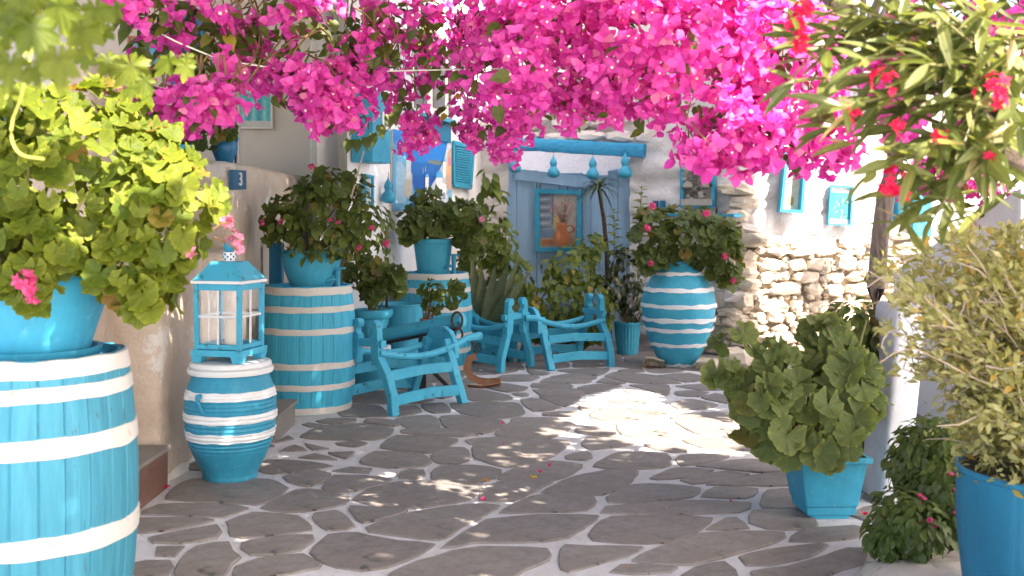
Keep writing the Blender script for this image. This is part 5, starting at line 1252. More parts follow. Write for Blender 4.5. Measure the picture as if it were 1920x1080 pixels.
# jug and pot on the parapet
jg = thing('handled_jug', 'ribbed dark blue jug with handles on the beige parapet', 'jug', (W(421, 297, 7.95).x, 7.95, 1.797))
q = MB(); q.lathe((0, 0, 0), [(.001, 0), (.05, 0), (.055, .01), (.075, .06), (.092, .11), (.095, .14), (.085, .18), (.06, .215), (.052, .235), (.062, .25), (.056, .252), (.045, .24)], 36, 0, lambda q_, a, z: q_ + .0025 * math.sin(z * 2 * math.pi / .022)); q.build('body', M['jug_blue'], jg, world=False, smooth=True)
for s_ in (-1, 1):
    q = MB(); q.tube([(s_ * .055, 0, .225), (s_ * .085, 0, .23), (s_ * .10, 0, .205), (s_ * .09, 0, .175)], .009, 7, up=(0, 1, 0)); q.build('handle', M['jug_blue'], jg, world=False, smooth=True)
pot('small_pot', 'small light blue pot on the parapet end behind the big geranium', (W(340, 310, 7.6).x, 7.6, 1.797), .06, .08, .13, M['clay_blue'])
# blue frame work on the sunlit wall right of the trunk
nw = thing('wall_niche', 'small blue framed niche on the sunny wall right of the hanging bucket', 'window', on_seg(1725, 442, B2, B3, .0))
for (x0, y0, x1, y1) in ((1708, 346, 1742, 352), (1708, 438, 1742, 444), (1708, 352, 1715, 438), (1735, 352, 1742, 438)):
    a, b_ = on_seg(x0, (y0 + y1) / 2, B2, B3, .03), on_seg(x1, (y0 + y1) / 2, B2, B3, .03); hh = abs(y1 - y0) * a.y / FOC
    q = MB(); q.bar([a, b_], .05, hh, bev=.05); q.build('frame_side', M['blue'], nw)
q = MB(); a, b_ = on_seg(1715, 395, B2, B3, .045), on_seg(1735, 395, B2, B3, .045); q.bar([a, b_], .02, .46, bev=.05); q.build('panel', M['wood_blue'], nw)
# cord strung across the yard
cp = [W(244, 33, 4.4), W(330, 78, 4.4), W(412, 112, 4.5), W(520, 129, 4.7), W(660, 135, 5.0), W(820, 131, 5.0), W(1000, 128, 4.6), W(1150, 126, 4.3)]
q = MB(); q.tube(cp, .0035, 6); o = q.build('cord', M['rope'], smooth=True); tag(o, 'thin white cord strung across under the bougainvillea', 'cord')
q = MB(); q.bar([at(BB + Vector((-.30, .30, 0)), .86), at(BB + Vector((-.30, .30, 0)), 1.22)], .10, .08, up=(0, 1, 0)); o = q.build('wall_post', M['deep_blue']); tag(o, 'short dark blue post behind the bowl on the striped barrel', 'post')
# ------------------------------------------------------------------ potted plants
T = lambda p, dz=0.0: Vector((p[0], p[1], p[2] + dz))
bowl = Vector((BA.x, BA.y, 1.19))
g1, _ = plant('potted_geranium', 'huge sunlit yellow green geranium spilling over the near left bowl', bowl,
    [ell(135, 330, 3.66, 190, 175, .30), ell(300, 395, 3.55, 112, 120, .24), ell(60, 470, 3.42, 110, 85, .18), ell(262, 505, 3.5, 85, 75, .18), ell(150, 215, 3.75, 130, 75, .25), ell(300, 300, 3.7, 70, 70, .2), ell(-90, 380, 3.7, 140, 170, .3)],
    900, 'geranium', .080, M['leaf_lime'], 21, 300, nstem=16, stem_r=.006, low='geranium', jit=.5, cam=.55)
bloom(g1, W(426, 414, 3.52), .022, 16, M['pale_pink'], 1, petal=.014); bloom(g1, W(440, 446, 3.52), .024, 18, M['pale_pink'], 2, petal=.015); bloom(g1, W(450, 466, 3.52), .014, 9, M['pale_pink'], 12, petal=.014); bloom(g1, W(48, 524, 3.2), .026, 14, M['pink'], 3); bloom(g1, W(62, 552, 3.2), .014, 6, M['pink'], 4); bloom(g1, W(361, 472, 3.45), .012, 5, M['pale_pink'], 14)
q = MB()
for x, y, x2, y2 in ((400, 430, 428, 418), (402, 445, 446, 470), (40, 560, 50, 526)): q.tube([W(x, y, 3.5), W((x + x2) / 2, (y + y2) / 2 - 4, 3.5), W(x2, y2, 3.5)] if x > 100 else [W(x, y, 3.25), W(x2, y2, 3.2)], .003, 5)
q.build('flower_stalks', M['stem_red'], g1, kind='stuff')
# lower hanging sprays over the bowl rim
ms = [orient(p, n_, rng, .088) for p, n_ in blob([ell(55, 545, 3.30, 45, 32, .05), ell(285, 545, 3.42, 45, 50, .08)], 46, 5)]
pieces('leaf', 'geranium', ms, M['leaf_lime'], g1)

g2, _ = plant('potted_shrub', 'dense dark bush with tiny magenta flowers in the bowl beside the lantern', at(BB, 1.15),
    [ell(615, 385, 7.9, 82, 62, .28), ell(605, 445, 7.75, 80, 45, .22), ell(540, 415, 7.8, 45, 40, .2), ell(680, 420, 7.8, 50, 55, .2), ell(700, 468, 7.75, 35, 28, .12)],
    620, 'ovate', .072, M['leaf_dark'], 22, 300, nstem=14, stem_r=.007)
ms = [orient(p, n_, rng, .105) for p, n_ in blob([ell(625, 350, 7.85, 65, 36, .22), ell(525, 405, 7.75, 32, 35, .12), ell(510, 440, 7.75, 20, 20, .06)], 90, 6)]
pieces('leaf', 'geranium', ms, M['leaf_dark'], g2)
for k, (x, y) in enumerate(((492, 418), (527, 416), (619, 413), (633, 416), (697, 427), (673, 464), (722, 456), (724, 461), (727, 452))): bloom(g2, W(x, y, 7.55), .012, 4, M['pink'], 30 + k, 'flower', .018)
bloom(g2, W(585, 312, 7.7), .022, 10, M['pink'], 44, 'flower_head', .018)
q = MB(); q.tube([W(658, 372, 7.7), W(682, 283, 7.7)], [.007, .006], 6); q.build('support_stick', M['twig'], g2)

g3, _ = plant('potted_geranium', 'dark geranium in the tapered pot on the farthest barrel', at(BC, 1.19),
    [ell(812, 410, 9.95, 62, 30, .22), ell(870, 405, 9.9, 45, 30, .18), ell(775, 428, 9.85, 30, 24, .12), ell(885, 450, 9.9, 30, 30, .15), ell(800, 372, 10, 25, 18, .1)],
    230, 'geranium', .115, M['leaf_dark'], 23, 300, nstem=14, stem_r=.006)
bloom(g3, W(903, 411, 9.7), .025, 10, M['pale_pink'], 50, 'flower_head', .02)
g4, _ = plant('potted_geranium', 'small geranium in the fluted urn behind the first saddle', (-1.17, 8.95, .62),
    [ell(685, 512, 8.95, 40, 30, .16), ell(735, 525, 8.85, 28, 28, .1), ell(700, 545, 8.75, 30, 16, .06)], 78, 'geranium', .115, M['leaf_dark'], 24, 300, nstem=12)
g5, _ = plant('potted_geranium', 'thin young geranium in the terracotta pot behind the beam', (W(800, 600, 8.72).x, 8.72, .56),
    [ell(812, 555, 8.72, 22, 34, .06), ell(838, 572, 8.72, 24, 20, .05), ell(858, 545, 8.72, 18, 18, .04)], 38, 'geranium', .085, M['leaf_dark'], 25, 300, nstem=9, stem_r=.005, stem=M['stem_red'])
g6, _ = plant('potted_geranium', 'bushy geranium with pink blooms growing from the tall striped jar', at(PA, .98),
    [ell(1290, 450, 10.1, 85, 50, .28), ell(1225, 440, 10.1, 42, 55, .2), ell(1355, 470, 10.0, 38, 60, .18), ell(1280, 415, 10.15, 70, 30, .2), ell(1370, 515, 9.95, 22, 26, .1), ell(1225, 490, 9.95, 30, 22, .1)],
    470, 'geranium', .098, M['leaf_dark'], 26, 300, nstem=20)
for k, (x, y, s_) in enumerate(((1213, 426, .03), (1223, 386, .026), (1325, 400, .032), (1359, 480, .02), (1220, 493, .012), (1376, 526, .012))): bloom(g6, W(x, y, 9.78), s_, 14, M['pink'], 60 + k, 'flower_head', .022)
g7, _ = plant('potted_geranium', 'big round leaved geranium in the rectangular planter', (1.475, 5.08, .28),
    [ell(1500, 755, 5.05, 120, 85, .26), ell(1585, 735, 5.1, 58, 80, .22), ell(1425, 745, 5.0, 52, 58, .2), ell(1455, 830, 4.88, 60, 36, .12), ell(1565, 835, 4.85, 62, 34, .12), ell(1570, 675, 5.2, 60, 34, .12)],
    215, 'geranium', .122, M['leaf_planter'], 27, 300, nstem=22, stem_r=.008, jit=.55, cam=.8, up=.35, var=.5, shell=.55)
ms = [orient(p, n_, rng, .105) for p, n_ in blob([ell(1385, 640, 5.1, 50, 22, .08), ell(1360, 690, 5.05, 30, 22, .06), ell(1450, 660, 5.1, 40, 24, .08), ell(1555, 620, 5.2, 50, 28, .1)], 44, 8)]
pieces('leaf', 'geranium', ms, M['leaf_planter'], g7)
q = MB()
for pts in (((1470, 740), (1430, 690), (1392, 630)), ((1480, 740), (1455, 690), (1450, 640)), ((1580, 720), (1570, 660), (1545, 600)), ((1600, 720), (1610, 650), (1625, 600)), ((1440, 740), (1390, 710), (1350, 690))): q.tube([W(x, y, 5.1) for x, y in pts], [.009, .008, .004], 6)
q.build('tall_stems', M['stem'], g7, smooth=True, kind='stuff')
g8, _ = plant('shrub', 'dark green shrub behind the planter in front of the sunny wall', (W(1620, 690, 5.65).x, 5.65, 0),
    [ell(1600, 612, 5.6, 60, 48, .16), ell(1636, 655, 5.55, 34, 55, .14), ell(1560, 640, 5.6, 42, 36, .14)], 400, 'ovate', .068, M['leaf_dark'], 28, 300, nstem=10, stem_r=.01, cat='shrub')
g9, _ = plant('potted_geranium', 'dark round leaved geranium in the blue jug on the parapet', (W(421, 297, 7.95).x, 7.95, 2.03),
    [ell(392, 255, 7.85, 40, 28, .12), ell(425, 245, 7.9, 20, 20, .08), ell(350, 262, 7.85, 25, 22, .08)], 55, 'geranium', .10, M['leaf_dark'], 29, 300, nstem=8)
# bushes before the gate
g10, _ = plant('bush', 'green leafy bush left of the plank gate behind the aloe', (W(945, 640, 11.0).x, 11.0, 0),
    [ell(925, 460, 11.1, 45, 50, .2), ell(955, 540, 11.0, 50, 60, .25), ell(985, 590, 10.9, 40, 40, .2), ell(895, 440, 10.9, 30, 35, .15), ell(880, 490, 11.0, 25, 45, .15)], 330, 'geranium', .10, M['leaf_mid'], 31, 300, nstem=12, stem_r=.01, cat='bush')
g11, _ = plant('bush', 'loose light green bush in front of the jug painting', (W(1085, 640, 11.0).x, 11.0, 0),
    [ell(1080, 505, 11.1, 52, 48, .22), ell(1050, 570, 10.95, 50, 55, .22), ell(1110, 570, 10.9, 45, 60, .22), ell(1110, 465, 11.2, 32, 28, .15), ell(1040, 500, 11.1, 25, 25, .12)], 560, 'heart', .078, M['leaf_mid'], 32, 300, nstem=18, stem_r=.006, cat='bush')
g12, _ = plant('potted_tree', 'small dark glossy leaved tree in the ribbed pot', (G(1179, 668).x, 11.0, .32),
    [ell(1172, 510, 11.0, 32, 55, .16), ell(1190, 560, 10.95, 28, 45, .14), ell(1150, 545, 10.95, 22, 35, .1)], 260, 'ovate', .075, M['leaf_camellia'], 33, 300, nstem=14, stem_r=.009, stem=M['bark'], cat='tree')
plant('low_plant', 'low dark leafy plants on the ground behind the right hand saddle', (W(1060, 660, 11.0).x, 11.0, 0),
    [ell(1000, 605, 11.0, 48, 34, .2), ell(1085, 612, 11.05, 60, 30, .2), ell(930, 590, 11.0, 36, 34, .2)], 280, 'heart', .095, M['leaf_dark'], 36, 300, nstem=14, stem_r=.005)
# climber with large drooping leaves
g13, _ = plant('climber', 'tall climber with large drooping leaves at the left edge of the gate', (W(935, 640, 11.9).x, 11.9, 0),
    [ell(918, 330, 11.9, 20, 22, .08), ell(912, 370, 11.9, 26, 26, .1), ell(922, 415, 11.9, 26, 30, .1), ell(935, 460, 11.9, 30, 30, .1)], 64, 'ovate', .17, M['leaf_dark'], 34, 300, nstem=6, stem_r=.012, stem=M['bark'], cat='climber', up=.3, hang=1.1)
# upright leafy stems
def upright(label, pts, n, size, mat, seed):
    P_ = [W(*p) for p in pts]; base = at(P_[0], max(0, P_[0].z)); root = thing('upright_plant', label, 'plant', base)
    q = MB(); q.tube(P_, [.008, .006, .003], 6); q.build('stem', M['stem'], root, smooth=True)
    r_ = random.Random(seed); ms = []
    for k in range(n):
        t_ = .25 + .75 * k / n; p = P_[0].lerp(P_[1], t_ * 2) if t_ < .5 else P_[1].lerp(P_[2], t_ * 2 - 1)
        a = k * 1.57 + r_.uniform(-.3, .3); d = Vector((math.cos(a), math.sin(a) * .8, .35)); ms.append(frame(p, Vector((0, -.3, 1)) - d * .3, d, size * (1.15 - .5 * t_)))
    pieces('leaf', 'ovate', ms, mat, root)
upright('tall leafy stem rising above the jar geranium against the whitewash', ((1198, 480, 10.6), (1200, 410, 10.6), (1203, 350, 10.6)), 26, .11, M['leaf_dark'], 1)
upright('shorter leafy stem right of the spiky dracaena', ((1150, 520, 10.9), (1152, 450, 10.9), (1150, 392, 10.9)), 22, .11, M['leaf_dark'], 2)

# aloe
al = thing('aloe', 'large spiny aloe beside the farthest barrel', 'plant', at(W(912, 640, 10.4), .02))
for k, (tx, ty, bx, wd) in enumerate(((884, 478, 900, .05), (903, 500, 905, .055), (928, 498, 912, .055), (952, 492, 918, .05), (973, 486, 925, .045), (992, 512, 925, .04), (874, 530, 898, .05), (958, 548, 920, .05), (982, 570, 925, .045), (868, 580, 895, .045), (940, 520, 905, .05))):
    b0, tp = W(bx, 628, 10.45 - .05 * (k % 3)), W(tx, ty, 10.4 - .12 * (k % 4)); pts = []
    for j in range(8):
        t_ = j / 7; p = b0.lerp(tp, t_); p.z += .05 * math.sin(math.pi * t_) * (1 if k > 4 else .4); pts.append(p)
    q = MB(); q.sweep(pts, [(-1, .15), (-.5, -.22), (0, -.34), (.5, -.22), (1, .15), (.5, 0), (0, -.06), (-.5, 0)], up=(0, -1, .2), scale=[wd * 1.3 * x for x in (.9, 1, 1, .9, .75, .55, .32, .04)]); q.build('leaf', M['leaf_aloe'], al, smooth=True)
# dracaena
dc = thing('dracaena', 'thin trunked spiky dracaena in front of the gate, right of the jug painting', 'plant', at(W(1140, 640, 11.3), 0))
crown = W(1122, 352, 11.3); tp = [at(W(1140, 640, 11.3), 0), W(1138, 470, 11.3), W(1132, 410, 11.3), crown]
q = MB(); q.tube(tp, [.028, .024, .022, .016], 9); q.build('trunk', M['bark_dark'], dc, smooth=True)
r_ = random.Random(4)
for k in range(36):
    a = k * 2.4; e = r_.uniform(-.1, 1.1); d = Vector((math.cos(a) * math.cos(e), math.sin(a) * math.cos(e), math.sin(e))); L_ = r_.uniform(.24, .44)
    pts = [crown + d * (L_ * t_) + Vector((0, 0, -.42 * L_ * 1.5 * t_ * t_)) for t_ in (0, .2, .4, .6, .8, 1)]
    q = MB(); q.sweep(pts, [(-1, .12), (0, -.12), (1, .12), (0, -.04)], up=(0, .1, 1), scale=[.008, .012, .012, .010, .007, .001]); q.build('leaf', M['leaf_palm'], dc, smooth=True)

# groundcover at the pier, pink dots
g14, pts14 = plant('groundcover', 'dense small leaved groundcover plant tumbling down in front of the pier', (1.66, 4.35, 0),
    [ell(1725, 865, 4.45, 55, 75, .18), ell(1760, 930, 4.3, 55, 85, .2), ell(1700, 975, 4.2, 60, 60, .2), ell(1660, 1005, 4.15, 35, 30, .12), ell(1760, 830, 4.4, 50, 50, .15)], 3000, 'ovate', .042, M['leaf_cover'], 35, 0, nstem=30, stem_r=.003, cat='plant', shell=.5)
for k in range(14): p, n_ = pts14[k * 40 % len(pts14)]; bloom(g14, p + n_ * .01, .008, 3, M['pink'], 70 + k, 'flower', .012)

# dry shrub in the big blue pot
ds = thing('dry_shrub', 'half dry shrub with pale twigs in the big deep blue pot', 'shrub', (1.885, 3.42, .56))
r_ = random.Random(6); q = MB(); tips = []; ms = []
base = Vector((1.825, 3.42, .55))
for k in range(125):
    tx, ty = r_.uniform(1650, 2050), r_.uniform(430, 840)
    if tx < 1780 and (ty < 480 or ty > 700): tx += 140
    tip = W(tx, ty, 3.42 + r_.uniform(-.28, .35)); d = tip - base
    c1 = base + Vector((d.x * .25, d.y * .3, d.z * .55 + .05)) + rvec(r_, .05); c2 = base + d * .68 + Vector((0, 0, .06)) + rvec(r_, .05)
    pts = []
    for j in range(9):
        t_ = j / 8; u = 1 - t_; pts.append(base * u ** 3 + c1 * 3 * u * u * t_ + c2 * 3 * u * t_ * t_ + tip * t_ ** 3 + rvec(r_, .008))
    q.tube(pts, [.006 - .0006 * j for j in range(9)], 4)
    for j in range(3, 9):
        for m_ in range((22 if r_.random() < .8 else 4) if tx > 1705 else 11):
            p = pts[j] + rvec(r_, .055 * r_.random() + .005); ms.append(frame(p, rvec(r_) + Vector((0, -.3, .5)), (pts[j] - pts[j - 1]).normalized() + rvec(r_, .7), r_.uniform(.022, .046)))
        if r_.random() < .55:
            e = pts[j] + rvec(r_, .12) + Vector((-.03, 0, .02)); q.tube([pts[j], pts[j].lerp(e, .5) + rvec(r_, .012), e], [.003, .0022, .001], 4)
            for m_ in range(3): ms.append(frame(e + rvec(r_, .02), rvec(r_) + Vector((0, -.3, .5)), rvec(r_), r_.uniform(.016, .03)))
for k in range(1700):
    a = r_.uniform(0, 6.28); rr_ = .39 * math.sqrt(r_.random()); p = Vector((1.825 + rr_ * math.cos(a), 3.42 + rr_ * math.sin(a), .60 + r_.uniform(-.03 if rr_ > .36 else 0, .14))); ms.append(frame(p, rvec(r_) + Vector((0, -.4, .6)), rvec(r_), r_.uniform(.02, .045)))
q.build('twigs', M['twig'], ds, smooth=True, kind='stuff'); merged('foliage', 'tiny', ms, M['leaf_dry'], ds)

# ------------------------------------------------------------------ oleander, upper right foreground
ol = thing('oleander', 'oleander with long leaves and red flowers overhanging the upper right corner', 'tree', (2.05, 3.0, 0))
r_ = random.Random(12); q = MB()
q.tube([Vector((2.05, 3.0, 0)), Vector((1.98, 2.98, .8)), Vector((1.8, 2.95, 1.4)), W(1880, 270, 2.9), W(1830, 225, 2.85), W(1800, 150, 2.8)], [.06, .055, .05, .045, .035, .02], 9)
q.build('trunk', M['bark'], ol, smooth=True)
tips_ol = [(1500, 65), (1520, 20), (1490, 150), (1530, 110), (1570, 60), (1580, 200), (1560, 240), (1620, 110), (1640, 40), (1660, 180), (1600, 270), (1640, 320), (1690, 240), (1700, 360), (1740, 120), (1760, 30), (1720, 300), (1780, 380), (1750, 410), (1700, 420), (1820, 90), (1850, 320), (1840, 400), (1880, 150), (1900, 60), (1890, 360), (1910, 230), (1690, 80), (1610, 20), (1960, 120), (1960, 300), (1980, 30), (1780, 190), (1810, 290), (1850, 20), (1740, 200), (1560, -30), (1680, -40), (1800, -40)]
ms = []; q = MB()
for k, (tx, ty) in enumerate(tips_ol):
    Y = 2.72 + r_.uniform(-.25, .35); tip = W(tx, ty, Y); b0 = W(1870 + r_.uniform(-40, 60), 190 + r_.uniform(-90, 80), 2.85); d = (tip - b0)
    mid = b0 + d * .5 + Vector((0, 0, .06)) + rvec(r_, .03); pts = [b0, b0.lerp(mid, .5), mid, mid.lerp(tip, .5), tip]; q.tube(pts, [.009, .008, .006, .005, .003], 5)
    dirn = d.normalized(); nb = 6 if d.length > .25 else 4
    for j in range(nb):
        t_ = .35 + .65 * j / (nb - 1); p = mid.lerp(tip, max(0, t_ * 2 - 1)) if t_ > .5 else b0.lerp(mid, t_ * 2)
        for m_ in range(3):
            dd = dirn * r_.uniform(.5, 1.1) + rvec(r_, .75) + Vector((-.12, 0, -.12)); ms.append(frame(p, Vector((0, -.35, .8)) + rvec(r_, .55), dd, r_.uniform(.10, .155)))
q.build('branches', M['stem'], ol, smooth=True, kind='stuff')
ms.sort(key=lambda m_: m_.translation.y)
pieces('leaf', 'lance', ms[:300], M['leaf_oleander'], ol); merged('foliage', 'lance', ms[300:], M['leaf_oleander'], ol)
for k, (x, y, s_, n_) in enumerate(((1490, 45, .03, 9), (1497, 85, .025, 7), (1505, 15, .02, 5), (1675, 335, .035, 11), (1690, 360, .02, 5), (1860, 165, .04, 10), (1870, 190, .02, 4), (1660, 150, .035, 7), (1600, 205, .02, 4), (1760, 250, .02, 4), (1690, 240, .02, 4), (1850, 300, .02, 3))):
    bloom(ol, W(x, y, 2.55), s_, n_, M['red'], 90 + k, 'flower_head', .0175)

# ------------------------------------------------------------------ grapevine, upper left foreground
gv_ = thing('grapevine', 'sunlit grapevine with curling tendrils hanging into the upper left corner', 'vine', (-1.5, 2.2, 2.3))
r_ = random.Random(15); ms = []
for (x, y, s_, Y) in ((245, 122, 84, 3.2), (318, 112, 62, 3.22), (203, 112, 60, 3.25), (348, 122, 46, 3.25), (272, 150, 46, 3.18), (243, 165, 40, 3.15), (350, 108, 36, 3.3), (18, 118, 80, 1.9), (108, 108, 92, 1.85), (62, 128, 58, 1.9), (150, 55, 80, 2.1), (60, 50, 100, 1.9), (15, 40, 80, 1.9), (180, 15, 70, 2.2), (110, 10, 90, 2.0), (40, 0, 80, 1.9), (195, 55, 50, 2.3), (10, 170, 60, 2.1), (-20, 80, 90, 1.9), (5, 5, 90, 2.2), (160, 100, 50, 2.4)):
    p = W(x, y, Y); ms.append(frame(p, Vector((r_.uniform(-.5, .6), -1, r_.uniform(-.1, .6))), Vector((r_.uniform(-.5, .5), 0, -1)), s_ * Y / FOC * 1.35))
for k in range(22):
    x, y, Y = r_.uniform(-80, 220), r_.uniform(-60, 60), r_.uniform(2.5, 3.0); ms.append(frame(W(x, y, Y), Vector((r_.uniform(-.7, .7), -1, r_.uniform(-.2, .9))), Vector((r_.uniform(-.6, .6), 0, -1)), .085 * r_.uniform(.7, 1.2)))
pieces('leaf', 'grape', ms, M['leaf_vine'], gv_)
q = MB()
for pts in (((80, 40), (62, 70), (58, 100), (40, 180), (24, 225), (22, 262), (40, 290), (82, 298)), ((15, 140), (16, 170), (10, 185), (-5, 187)), ((20, 10), (8, 60), (-5, 90)), ((-20, 20), (60, 60), (140, 90)), ((60, 82), (35, 130), (55, 155), (62, 140))):
    cps = [W(x, y, 2.1) for x, y in pts]; sm = []
    for i in range(len(cps) - 1):
        a, b_, c_, d_ = cps[max(0, i - 1)], cps[i], cps[i + 1], cps[min(len(cps) - 1, i + 2)]
        for u_ in (0, .25, .5, .75): sm.append(.5 * (2 * b_ + (c_ - a) * u_ + (2 * a - 5 * b_ + 4 * c_ - d_) * u_ ** 2 + (3 * b_ - a - 3 * c_ + d_) * u_ ** 3))
    q.tube(sm + [cps[-1]], .0024, 6)
q.build('tendrils', M['tendril'], gv_, smooth=True, kind='stuff')

# ------------------------------------------------------------------ bougainvillea: trunk, unseen foliage roof shaped for shade, hanging flower masses
bg_ = thing('bougainvillea', 'bougainvillea covered in magenta flowers on a grey trunk, with unseen foliage shaped to shade the courtyard', 'tree', G(1648, 700))
tb0 = G(1648, 735)
TRY = tb0.y
tp = [Vector((tb0.x, TRY, -.02)), W(1640, 620, TRY), W(1642, 540, TRY), W(1650, 440, TRY), W(1662, 360, TRY), W(1680, 290, TRY), W(1660, 215, TRY - .2), W(1600, 130, TRY - .6), W(1540, 60, TRY - 1.2)]
q = MB(); q.tube(tp, [.085, .075, .07, .07, .075, .07, .055, .05, .04], 12)
q.tube([tp[5], W(1720, 220, TRY + .2), W(1760, 100, TRY + .5)], [.05, .045, .03], 8)
trk = q.build('trunk', M['bark'], bg_, smooth=True)
for v_ in trk.data.vertices:
    p = v_.co; v_.co += Vector((noise.noise(Vector((p.x * 14, p.y * 14, p.z * 2.5))), noise.noise(Vector((p.x * 14 + 7, p.y * 14, p.z * 2.5))), 0)) * .02
S_ = np.array(SUN); sx, sy = SUN.x / SUN.z, SUN.y / SUN.z
# unseen roof foliage added for shade, in jittered layers; openings cut to let sun through
cand = []
for L_ in range(4):
    gx, gy = np.meshgrid(np.arange(-5.0, 6.6, .08), np.arange(-0.4, 11.6, .08)); n = gx.size
    cand.append(np.stack([gx.ravel() + nr.uniform(-.05, .05, n) + .02 * L_, gy.ravel() + nr.uniform(-.05, .05, n), 3.95 + .13 * L_ + nr.uniform(-.07, .07, n)], 1))
P_ = np.vstack(cand)
gx, gy = P_[:, 0] - sx * P_[:, 2], P_[:, 1] - sy * P_[:, 2]
keep = (gx < 2.35) & (gx > -9.0) & (gy > 2.3) & (gy < 13.2)
def inpoly(x, y, poly):
    c = np.zeros(len(x), bool); j = len(poly) - 1
    for i in range(len(poly)):
        xi, yi = poly[i]; xj, yj = poly[j]
        c ^= ((yi > y) != (yj > y)) & (x < (xj - xi) * (y - yi) / (yj - yi + 1e-12) + xi); j = i
    return c
patch = [tuple(G(x, y)[:2]) for x, y in ((1052, 775), (1085, 750), (1125, 732), (1180, 726), (1222, 734), (1262, 758), (1330, 772), (1430, 765), (1480, 845), (1300, 846), (1200, 832), (1120, 812), (1050, 792))]
dap = [tuple(G(x, y)[:2]) for x, y in ((880, 862), (985, 800), (1060, 770), (1230, 735), (1450, 762), (1480, 850), (1300, 872), (1180, 872), (1080, 885), (960, 880))]
inp, ind = inpoly(gx, gy, patch), inpoly(gx, gy, dap)
dn_ = np.array([noise.noise(Vector((a * 9.0, b * 9.0, 3.0))) for a, b in zip(gx[ind], gy[ind])]); kd = np.ones(len(gx), bool); kd[ind] = dn_ > 0.10
keep &= ~inp & (kd | (nr.random(len(gx)) < .04))
# no roof is needed where the added tall house already shades
ul, vl = P_[:, 0] * su.x + P_[:, 1] * su.y, P_[:, 0] * sv.x + P_[:, 1] * sv.y
keep &= ~((vl > 7.34) & (vl < 9.68) & (ul < -1.0) & (P_[:, 2] + (-1.0 - ul) * SUN.z / math.hypot(SUN.x, SUN.y) < NBH - .2))
# rays that would reach the sunny stone wall
t_ = (10.8 - P_[:, 1]) / (-sy); xh, zh = P_[:, 0] - sx * t_, P_[:, 2] - t_
keep &= ~((t_ > 0) & (zh > -.3) & (zh < 2.7) & (xh > 2.30))
lit = [(W(260, 300, 3.6), .33), (W(120, 220, 3.7), .30), (W(350, 390, 3.55), .22), (W(275, 130, 3.2), .17), (W(80, 70, 2.0), .16), (W(1010, 60, 4.6), .28), (W(1150, 60, 4.5), .32), (W(1300, 90, 4.3), .34), (W(1420, 150, 4.2), .34), (W(1370, 240, 4.1), .24), (W(1540, 240, 4.3), .18),
       (W(1600, 150, 2.7), .3), (W(1720, 300, 2.7), .2), (W(1850, 180, 2.8), .3), (W(960, 20, 4.8), .3), (W(580, 60, 5.0), .18), (W(820, 40, 5.2), .2)]
for c_, r0 in lit:
    v_ = P_ - np.array(c_); al_ = v_ @ S_; dd = np.linalg.norm(v_ - al_[:, None] * S_, axis=1)
    keep &= ~((al_ > 0) & (dd < r0))
# keep the yard's far opening and the view under the roof clear
ypx = HY - (P_[:, 2] - CAMH) * FOC / P_[:, 1]; xpx = CX + P_[:, 0] * FOC / P_[:, 1]
keep &= ~((ypx > 150) & (xpx > 0) & (xpx < 1920))
P_ = P_[keep]
ms = []
for p in P_:
    n_ = Vector((SUN.x * .8, SUN.y * .8, 1.0)) + rvec(rng, .45); ms.append(frame(p, n_, rvec(rng), .135 * rng.uniform(.8, 1.15)))
merged('shade_roof_foliage', 'canopy', ms, M['leaf_bougain'], bg_)
# branches of the unseen shade roof
q = MB(); r_ = random.Random(9)
for k in range(26):
    e = Vector((r_.uniform(-1.5, 4.5), r_.uniform(3, 11), r_.uniform(3.95, 4.4))); s0 = tp[-1] if k % 2 else tp[-2]
    pts = [s0.lerp(e, t_) + rvec(r_, .06) + Vector((0, 0, .25 * math.sin(math.pi * t_))) for t_ in (0, .2, .4, .6, .8, 1)]
    smp = [pts[i].lerp(pts[i + 1], u_) for i in range(5) for u_ in (0, .25, .5, .75)]
    if inpoly(np.array([p.x - sx * p.z for p in smp]), np.array([p.y - sy * p.z for p in smp]), dap).any(): continue
    q.tube(pts, [.028, .024, .02, .016, .012, .006], 6)
q.build('branches', M['bark'], bg_, smooth=True, kind='stuff')
